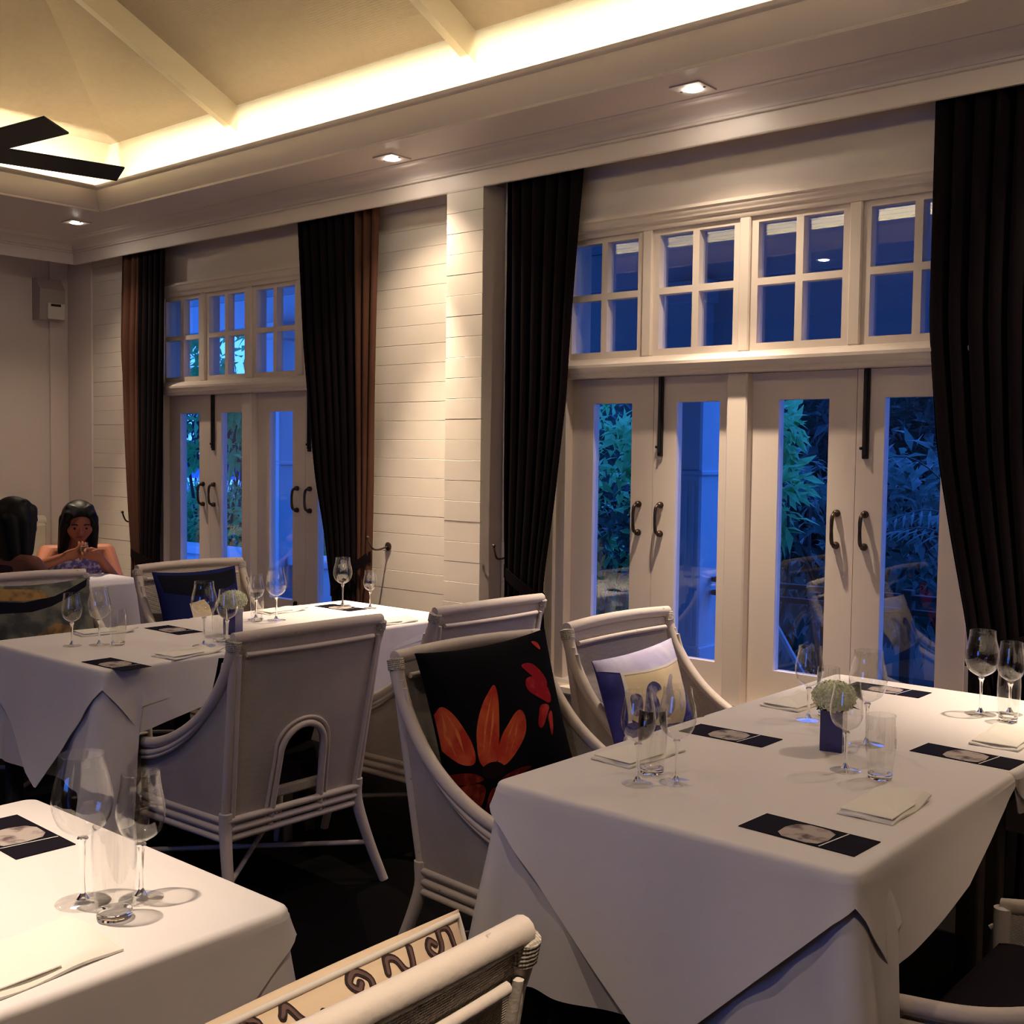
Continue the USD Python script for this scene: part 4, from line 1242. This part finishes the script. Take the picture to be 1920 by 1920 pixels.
# ------------------------------------------------------------------ banquette and its pillow by the left wall
bq = node('banquette', loc=(XL + .02, 2.6, 0), label='cream banquette along the left wall behind the seated women', cat='bench')
obj('seat_base', box(.0, .62, -1.5, 1.15, .0, .36, .01), 'leather_cream', bq)
obj('seat_pad', box(.12, .66, -1.5, 1.15, .36, .47, .02), 'leather_cream', bq)
obj('back_pad', box(.0, .16, -1.5, 1.15, .40, .955, .02), 'leather_cream', bq)
obj('top_roll', tube([(.10, -1.5, .955), (.10, 1.15, .955)], .045, 14), 'leather_cream', bq)
dp = Pillow('branch_pillow', (-6.98, 3.10, .70), 0, 16, .44, .44, .12, 'pillow_cream', label='pale pillow with dark branching print between the two women', cat='pillow', group=GP)
dp.print('branch_print', [stroke([(-.8, .7), (-.3, .45), (.1, .55), (.5, .2), (.8, .35)], .06), stroke([(-.1, .5), (.0, .1), (-.3, -.3)], .06), stroke([(.4, .25), (.45, -.2), (.75, -.4)], .06), stroke([(.1, .85), (.3, .6), (.2, .4)], .05)], 'ink_brown')


# ------------------------------------------------------------------ people
def ball(p, r):
    return m3.Manifold.sphere(r, 18).translate([float(v) for v in p])


def bone(a, ra, b, rb):
    return m3.Manifold.batch_hull([ball(a, ra), ball(b, rb)])


def ell(p, r):
    return m3.Manifold.sphere(1.0, 28).scale([float(v) for v in r]).translate([float(v) for v in p])


def tame(m, edge, it=6):
    t = from_man(m.refine_to_length(edge))
    t.merge_vertices()
    trimesh.smoothing.filter_taubin(t, lamb=.5, nu=.53, iterations=it)
    return t


def hand(wrist, tip_dir, palm_n, curl, side):
    """Five fingered hand: wrist point, direction of the fingers, palm normal (towards what it holds)."""
    d = np.array(tip_dir, float); d /= np.linalg.norm(d)
    pn = np.array(palm_n, float); pn -= d * (pn @ d); pn /= np.linalg.norm(pn)
    lat = np.cross(d, pn) * side
    w = np.array(wrist, float)
    parts = [m3.Manifold.batch_hull([ball(w, .024), ball(w + d * .075 + lat * .030, .013), ball(w + d * .078 + lat * .008, .013), ball(w + d * .074 - lat * .030, .012), ball(w + d * .03 + lat * .033, .014), ball(w + d * .03 - lat * .028, .014)])]
    for k, (o, L) in enumerate(((.030, .068), (.010, .076), (-.011, .070), (-.030, .056))):
        p = w + d * .074 + lat * o
        ang = curl[k]
        cur = p
        r = .0088
        for q, fr in enumerate((.45, .32, .23)):
            a = ang * (q + .6)
            nx = cur + L * fr * (d * math.cos(a) + pn * math.sin(a))
            parts.append(bone(cur, r, nx, r * .93)); r *= .93
            cur = nx
    p0 = w + d * .022 + lat * .034
    p1 = p0 + d * .030 + lat * .020 + pn * .020
    p2 = p1 + d * .030 + pn * .018 - lat * .006
    parts += [bone(p0, .0125, p1, .0105), bone(p1, .0105, p2, .0088)]
    return parts


def person(base, ang, lab, J, tops, hair_long, skin='skin', dress='dress_floral', tilt=0.0):
    f = np.array([math.cos(ang), math.sin(ang), 0]); l = np.array([-math.sin(ang), math.cos(ang), 0])
    G = lambda p: np.array([0, 0, 0.0]) + f * p[0] + l * p[1] + np.array([0, 0, p[2]])
    t = node('person', loc=(*base, 0), label=lab, cat='person', group=None)
    j = {k: G(v) for k, v in J.items()}
    hc, ch = j['head'], j['chest']
    hf = G((math.cos(tilt), 0, -math.sin(tilt)))          # where the face looks
    hu = G((math.sin(tilt), 0, math.cos(tilt)))
    hl = l
    H = lambda a, b, c: hc + hf * a + hl * b + hu * c
    B = []
    B.append(m3.Manifold.batch_hull([ball(j['pelvis'] + l * s * .085, .115) for s in (1, -1)] + [ball(j['waist'] + l * s * .06, .085) for s in (1, -1)]))
    B.append(m3.Manifold.batch_hull([ball(j['waist'] + l * s * .06, .085) for s in (1, -1)] + [ball(ch + l * s * .075, .092) for s in (1, -1)]))
    B.append(m3.Manifold.batch_hull([ball(ch + l * s * .075, .085) for s in (1, -1)] + [ball(j['sho' + q], .046) for q in 'LR']))
    B.append(bone(ch + [0, 0, .07] + f * .01, .062, H(-.025, 0, -.07), .047))
    # head: skull, jaw, cheeks, nose, brow, ears
    B.append(ell(H(-.012, 0, .030), (.086, .076, .088)))
    B.append(m3.Manifold.batch_hull([ball(H(.040, s * .034, -.012), .034) for s in (1, -1)] + [ball(H(.046, 0, -.080), .022), ball(H(-.02, .045, -.035), .03), ball(H(-.02, -.045, -.035), .03), ball(H(.055, 0, .045), .03)]))
    B.append(m3.Manifold.batch_hull([ball(H(.074, 0, .022), .008), ball(H(.094, 0, -.014), .010), ball(H(.080, .013, -.020), .007), ball(H(.080, -.013, -.020), .007)]))
    for s in (1, -1):
        B.append(m3.Manifold.batch_hull([ball(H(-.01, s * .078, .018), .010), ball(H(-.005, s * .076, -.018), .008), ball(H(-.02, s * .082, .012), .008)]))
        q = 'L' if s > 0 else 'R'
        B.append(bone(j['sho' + q], .046, j['elb' + q], .034))
        B.append(bone(j['elb' + q], .035, j['wri' + q], .024))
        B += hand(j['wri' + q], j['grip'] - j['wri' + q], (j['grip'] - j['wri' + q]) * 0 + np.cross(l * s, j['grip'] - j['wri' + q]), (.55, .6, .65, .7), s)
        # legs, seated
        kn = G((J['pelvis'][0] + .42, s * .10, .50)); an = G((J['pelvis'][0] + .40, s * .10, .08)); to = G((J['pelvis'][0] + .56, s * .11, .035))
        B += [bone(j['pelvis'] + l * s * .085, .09, kn, .062), bone(kn, .060, an, .038), bone(an, .036, to, .028)]
    body = tame(m3.Manifold.batch_boolean(B, m3.OpType.Add), .013, 5)
    obj('body', body, skin, t, smooth=80)
    # dress over the trunk
    D = [m3.Manifold.batch_hull([ball(j['pelvis'] + l * s * .085, .124) for s in (1, -1)] + [ball(j['waist'] + l * s * .06, .094) for s in (1, -1)]),
         m3.Manifold.batch_hull([ball(j['waist'] + l * s * .06, .094) for s in (1, -1)] + [ball(ch + l * s * .075, .099) for s in (1, -1)]),
         m3.Manifold.batch_hull([ball(ch + l * s * .072, .096) for s in (1, -1)] + [ball(ch + l * s * .095 + [0, 0, .062], .040) for s in (1, -1)])]
    for s in (1, -1):
        kn = G((J['pelvis'][0] + .42, s * .10, .50))
        D.append(bone(j['pelvis'] + l * s * .085, .105, kn, .078))
    obj('dress', tame(m3.Manifold.batch_boolean(D, m3.OpType.Add), .03, 6), dress, t, smooth=80)
    # hair: cap and falls
    Hm = [ell(H(-.020, 0, .044), (.099, .094, .096))]
    for s in (1, -1):
        Hm.append(m3.Manifold.batch_hull([ball(H(.030, s * .060, .075), .030), ball(H(.012, s * .080, -.01), .026), ball(H(.005 - .01, s * .080, -.10 * hair_long), .027)]))
        Hm.append(m3.Manifold.batch_hull([ball(H(-.02, s * .075, .03), .032), ball(H(-.02, s * .082, -.14 * hair_long), .026)]))
    Hm.append(m3.Manifold.batch_hull([ball(H(-.07, s * .045, .03), .045) for s in (1, -1)] + [ball(H(-.055, s * .06, -.13 * hair_long), .033) for s in (1, -1)]))
    for s in (1, -1):
        Hm.append(m3.Manifold.batch_hull([ball(H(.030, s * .012 + .010, .108), .016), ball(H(.058, s * .040 + .004, .075), .014), ball(H(.045, s * .064, .030), .016), ball(H(.0, s * .05, .10), .03)]))
    hm = m3.Manifold.batch_boolean(Hm, m3.OpType.Add)
    face = m3.Manifold.batch_hull([ball(H(.10, s * .034, .060), .02) for s in (1, -1)] + [ball(H(.085, .006, .098), .010)] + [ball(H(.10, s * .034, -.06), .02) for s in (1, -1)] + [ball(H(.055, s * .046, .045), .012) for s in (1, -1)] + [ball(H(.05, s * .042, -.07), .012) for s in (1, -1)])
    obj('hair', tame(hm - face, .014, 5), 'hair', t, smooth=80)
    for s in (1, -1):
        obj('eye', moved(trimesh.creation.icosphere(2, .0075), H(.0735, s * .031, .010)), 'eye_dark', t)
        obj('brow', tube([H(.080, s * .016, .032), H(.081, s * .030, .037), H(.072, s * .046, .031)], .0032, 8), 'hair', t)
    obj('mouth', tube(smooth_path([H(.067, .021, -.048), H(.077, .008, -.045), H(.077, -.008, -.045), H(.067, -.021, -.048)], 12), np.r_[np.linspace(.002, .0055, 6), np.linspace(.0055, .002, 6)], 8), 'lip', t)
    return t, j, G


JA = dict(pelvis=(-.06, 0, .545), waist=(.0, 0, .66), chest=(.075, 0, .775), shoL=(.10, .165, .850), shoR=(.10, -.165, .850), head=(.215, .0, 1.015),
          elbL=(.25, .215, .665), elbR=(.30, -.215, .795), wriL=(.395, .085, .845), wriR=(.385, -.095, .850), grip=(.43, -.005, .885))
w2, j2, G2 = person((-6.28, 3.40), math.radians(-22), 'woman with dark bob and sleeveless floral top holding a drink to her chin', JA, None, 1.25, tilt=.35)
gl = node('cocktail_glass', loc=tuple(np.array([-6.28, 3.40, 0]) + G2((.437, -.005, .862))), label='small amber drink held by the woman in the floral top', cat='glass')
obj('glass_wall', lathe(np.vstack([[(0.0, 0), (.022, 0), (.026, .07)], [(.0245, .07), (.0205, .003), (0, .003)]]), 24), 'bowl_glass', gl, smooth=40)
obj('drink', lathe([(0, .0035), (.0202, .0035), (.0232, .048), (0, .048)], 24), 'pillow_ochre', gl, smooth=40)
JB = dict(pelvis=(-.06, 0, .56), waist=(-.02, 0, .69), chest=(.03, 0, .83), shoL=(.03, .17, .915), shoR=(.03, -.17, .915), head=(.075, .0, 1.085),
          elbL=(.14, .23, .70), elbR=(.16, -.22, .72), wriL=(.34, .12, .775), wriR=(.36, -.06, .80), grip=(.43, .02, .81))
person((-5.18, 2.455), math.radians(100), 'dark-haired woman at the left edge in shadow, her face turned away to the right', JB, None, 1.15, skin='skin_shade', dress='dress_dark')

# ------------------------------------------------------------------ outside: verandah and garden
gr = obj('garden_ground', box(-40, 12, 4.3, 40, -.5, -.3), 'soil', kind='structure', smooth=False)
ve = node('verandah', label='pale verandah with plank ceiling and low wall outside the windows', kind='structure')
obj('verandah_floor', box(-14, 4, 4.16, 6.3, -.12, .02), 'verandah_floor', ve, smooth=False)
for k in range(20):
    obj('ceiling_plank', box(-14, 4, 4.16 + k * .1, 4.16 + k * .1 + .096, 2.74, 2.76, .003), 'verandah_paint', ve, smooth=False)
obj('roof_deck', box(-14, 4, 4.16, 6.4, 2.762, 2.86), 'verandah_paint', ve, smooth=False)
obj('eaves_beam', box(-14, 4, 6.03, 6.20, 2.50, 2.74, .008), 'verandah_paint', ve, smooth=False)
obj('roof_valance', box(-5.3, 4, 6.05, 6.09, 2.07, 2.50, .004), 'verandah_paint', ve, smooth=False)
obj('low_wall', box(-14, -5.2, 6.02, 6.18, .02, .50), 'parapet_paint', ve, smooth=False)
obj('wall_coping', box(-14, -5.2, 5.96, 6.24, .50, .575, .012), 'parapet_paint', ve)
for x, lab in ((-3.735, 'pale square verandah column seen through the near window'), (-7.74, 'pale square verandah column seen through the far window'), (-11.6, 'farthest pale verandah column beyond the far window')):
    c = node('verandah_column', loc=(x, 6.06, 0), label=lab, cat='column')
    w = .12 if x > -5 else .17
    obj('shaft', [box(-w, w, -w, w, .02, 2.5, .012)] + [box(-w - .004 + i * 2 * w / 5, -w + .006 + i * 2 * w / 5, -w - .005, -w + .004, .35, 1.30, .002) for i in range(1, 5)], 'parapet_paint', c)
    obj('collar', box(-w - .02, w + .02, -w - .02, w + .02, 1.33, 1.36, .006), 'parapet_paint', c)
    obj('capital', [box(-w - .03, w + .03, -w - .03, w + .03, 2.36, 2.5, .01)], 'parapet_paint', c)
    obj('column_base', box(-w - .025, w + .025, -w - .025, w + .025, .02, .30, .01), 'parapet_paint', c)
rl = node('timber_rail', loc=(0, 6.08, 0), label='dark timber rail with diagonal brace outside the near window', cat='railing')
for z in (.62, .70):
    obj('rail', box(-3.6, -1.2, -.025, .025, z - .014, z + .014, .004), 'bark', rl)
obj('post', box(-2.42, -2.36, -.03, .03, 0.02, .74, .005), 'bark', rl)
obj('brace', tube([(-3.25, -.04, .62), (-2.85, -.04, .02)], .016, 8), 'parapet_paint', rl)


def leaf_cloud(c, rad, n, size, seed, flat=.5, droop=.3):
    """n pointed leaves, four triangles each, on and inside an ellipsoid."""
    rng = np.random.default_rng(seed)
    d = rng.normal(size=(n, 3)); d /= np.linalg.norm(d, axis=1, keepdims=True)
    lump = .75 + .5 * meshkit.noise(d * 2.2 + seed * 7.3, seed)
    p = np.array(c) + d * np.array(rad) * (rng.uniform(.55, 1.0, (n, 1)) ** .6) * lump[:, None]
    ax = d * .6 + rng.normal(size=(n, 3)) * .6 + np.array([0, 0, -droop]); ax /= np.linalg.norm(ax, axis=1, keepdims=True)
    up = rng.normal(size=(n, 3)) * flat + np.array([0, 0, 1.0]); wd = np.cross(ax, up); wd /= np.linalg.norm(wd, axis=1, keepdims=True)
    nm = np.cross(wd, ax)
    L = (size * rng.uniform(.6, 1.25, n))[:, None]
    W = L * .19
    V = np.stack([p, p + ax * L * .45 + wd * W + nm * L * .05, p + ax * L * .45 - wd * W + nm * L * .05, p + ax * L - nm * L * .12, p + ax * L * .48], 1)
    F = np.array([(0, 4, 1), (0, 2, 4), (1, 4, 3), (4, 2, 3)])
    Fa = (F[None] + (np.arange(n) * 5)[:, None, None]).reshape(-1, 3)
    return trimesh.Trimesh(V.reshape(-1, 3), Fa, process=False)


def branches(c, rad, n, seed, z0):
    rng = np.random.default_rng(seed)
    ms = []
    for i in range(n):
        d = rng.normal(size=3); d /= np.linalg.norm(d); d[2] = abs(d[2])
        e = np.array(c) + d * np.array(rad) * .8
        b = np.array([c[0] + rng.uniform(-.1, .1), c[1] + rng.uniform(-.1, .1), z0])
        m = (b + e) / 2 + rng.normal(size=3) * .1
        ms.append(tube(smooth_path([b, m, e], 10), np.linspace(.03, .008, 10), 6))
    return ms


def tree(name, label, cat, clouds, leafm, z0=-.3, stems=6, group=None):
    t = node(name, label=label, cat=cat, group=group)
    for i, (c, rad, n, size, seed) in enumerate(clouds):
        obj('foliage', leaf_cloud(c, rad, n, size, seed), leafm, t, smooth=False, kind='stuff')
        obj('branches', branches(c, rad, stems, seed + 50, z0), 'bark', t)


tree('garden_tree', 'bright green tree close behind the verandah column, near window', 'tree', [((-5.75, 7.7, 1.0), (.75, .6, .95), 1500, .16, 3), ((-4.75, 7.9, 1.15), (.5, .55, 1.0), 1300, .16, 4)], 'leaf_green')
tree('garden_tree', 'green tree with a sky gap beside it, middle of the near window', 'tree', [((-4.22, 7.6, 1.66), (.36, .45, .34), 420, .15, 5), ((-4.05, 7.3, 1.12), (.36, .4, .30), 300, .18, 6)], 'leaf_green')
tree('garden_tree', 'tree with narrow leaves outside the top of the far window', 'tree', [((-9.6, 7.0, 2.35), (.75, .6, .75), 900, .20, 7), ((-9.9, 6.9, 1.75), (.5, .5, .5), 400, .18, 8)], 'leaf_green')
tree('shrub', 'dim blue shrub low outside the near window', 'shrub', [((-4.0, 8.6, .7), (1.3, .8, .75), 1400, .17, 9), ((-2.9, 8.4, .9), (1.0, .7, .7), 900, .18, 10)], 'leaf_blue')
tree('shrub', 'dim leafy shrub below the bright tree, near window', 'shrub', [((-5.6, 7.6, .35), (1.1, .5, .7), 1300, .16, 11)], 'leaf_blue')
tree('hedge', 'green hedge under white blossom behind the low wall, far window', 'hedge', [((-9.4, 7.0, .72), (1.5, .45, .36), 2200, .11, 12), ((-11.2, 7.2, .74), (1.4, .45, .36), 1500, .11, 13)], 'leaf_green')
def thicket(c, rad, seed):
    m = trimesh.creation.icosphere(4, 1.0)
    v = np.array(m.vertices)
    v = v * (.72 + .5 * meshkit.fbm(v * 2.5 + seed, 4, seed))[:, None] * np.array(rad) + np.array(c)
    return trimesh.Trimesh(v, m.faces, process=False)


th = node('thicket', label='dark thicket closing the garden behind the trees', cat='bushes')
for i in range(9):
    obj('thicket_mass', thicket((-12.5 + i * 1.75, 14.2 + .5 * (i % 2), .9), (1.7, 1.0, 2.1 if i > 2 else 1.5), i), 'thicket', th, smooth=False)
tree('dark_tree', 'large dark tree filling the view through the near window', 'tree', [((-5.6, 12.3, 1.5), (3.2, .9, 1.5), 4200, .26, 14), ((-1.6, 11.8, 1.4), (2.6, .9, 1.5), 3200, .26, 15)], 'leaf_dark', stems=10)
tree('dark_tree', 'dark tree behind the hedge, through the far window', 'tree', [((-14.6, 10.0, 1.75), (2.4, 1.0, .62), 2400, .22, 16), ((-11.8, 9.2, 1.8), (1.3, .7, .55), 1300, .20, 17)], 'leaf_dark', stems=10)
bl = node('blossom_row', label='white blossom along the top of the hedge, far window', cat='flowers')
rng = np.random.default_rng(31)
pts = np.c_[rng.uniform(-12.2, -8.2, 420), rng.uniform(6.75, 7.35, 420), rng.uniform(.98, 1.16, 420)]
ms = []
for q in pts:
    a0 = rng.uniform(0, 6.28); r = rng.uniform(.014, .032)
    V = [q + [0, 0, .006]]
    F = []
    for k in range(5):
        for da, rr in ((-.4, .8), (0, 1.0), (.4, .8)):
            a = a0 + k * 2 * PI / 5 + da
            V.append(q + [rr * r * math.cos(a) * .5, -rr * r * .35, rr * r * math.sin(a)])
        b = 1 + 3 * k
        F += [(0, b, b + 1), (0, b + 1, b + 2)]
    ms.append(trimesh.Trimesh(np.array(V), np.array(F), process=False))
obj('blossoms', ms, 'blossom', bl, smooth=False, kind='stuff')
aw = node('garden_awning', loc=(-13.2, 9.3, 0), label='blue awning beyond the hedge, through the far window', cat='awning')
obj('awning_cloth', from_man(m3.Manifold.hull_points(np.array([(-2.6, -.5, 1.07), (2.6, -.5, 1.07), (-2.6, .5, 1.24), (2.6, .5, 1.24), (-2.6, -.5, 1.10), (2.6, -.5, 1.10), (-2.6, .5, 1.27), (2.6, .5, 1.27)], float))), 'awning_blue', aw, smooth=False)
for x in (-2.5, 0, 2.5):
    obj('awning_post', tube([(x, .4, -.3), (x, .4, 1.22)], .025, 10), 'bark', aw)
pl = node('palm_plant', loc=(-2.35, 7.2, 0), label='small palm with drooping blue fronds, right half of the near window', cat='plant')
rng = np.random.default_rng(77)


def frond(a, el, L, z0, seed):
    r = np.random.default_rng(seed)
    d = np.array([math.cos(a), math.sin(a), 0])
    ribs = smooth_path([(0, 0, z0), tuple(d * L * .5 + [0, 0, z0 + el * L * .5]), tuple(d * L + [0, 0, z0 + el * L * .35])], 14)
    ms = [tube(ribs, np.linspace(.007, .002, 14), 6)]
    w = np.array([-d[1], d[0], 0])
    for i in range(2, 14):
        for s in (1, -1):
            b = ribs[i]; l = .20 * (1 - abs(i - 7) / 11)
            tip = b + d * l * .7 + w * s * l * .75 + [0, 0, -l * .55]
            mid = (b + tip) / 2 + [0, 0, l * .10]
            k = d * .012
            ms.append(trimesh.Trimesh(np.array([b, mid + k, mid - k, tip]), np.array([(0, 1, 2), (1, 3, 2)]), process=False))
    return cat_mesh(ms)


for i, (a, el, L, z0) in enumerate([(.3, .5, .8, .75), (1.6, .7, .7, .85), (2.9, .5, .8, .8), (4.2, .6, .8, .9), (5.3, .4, .75, .7), (3.6, 1.0, .9, 1.0), (.9, 1.1, .9, 1.0), (2.2, 1.2, .9, 1.05)]):
    obj('frond', frond(a, el, L, z0, i), 'leaf_blue', pl, smooth=False)
obj('palm_stem', tube([(0, 0, -.3), (.02, 0, .4), (0, 0, 1.06)], [.05, .04, .02], 10), 'bark', pl)
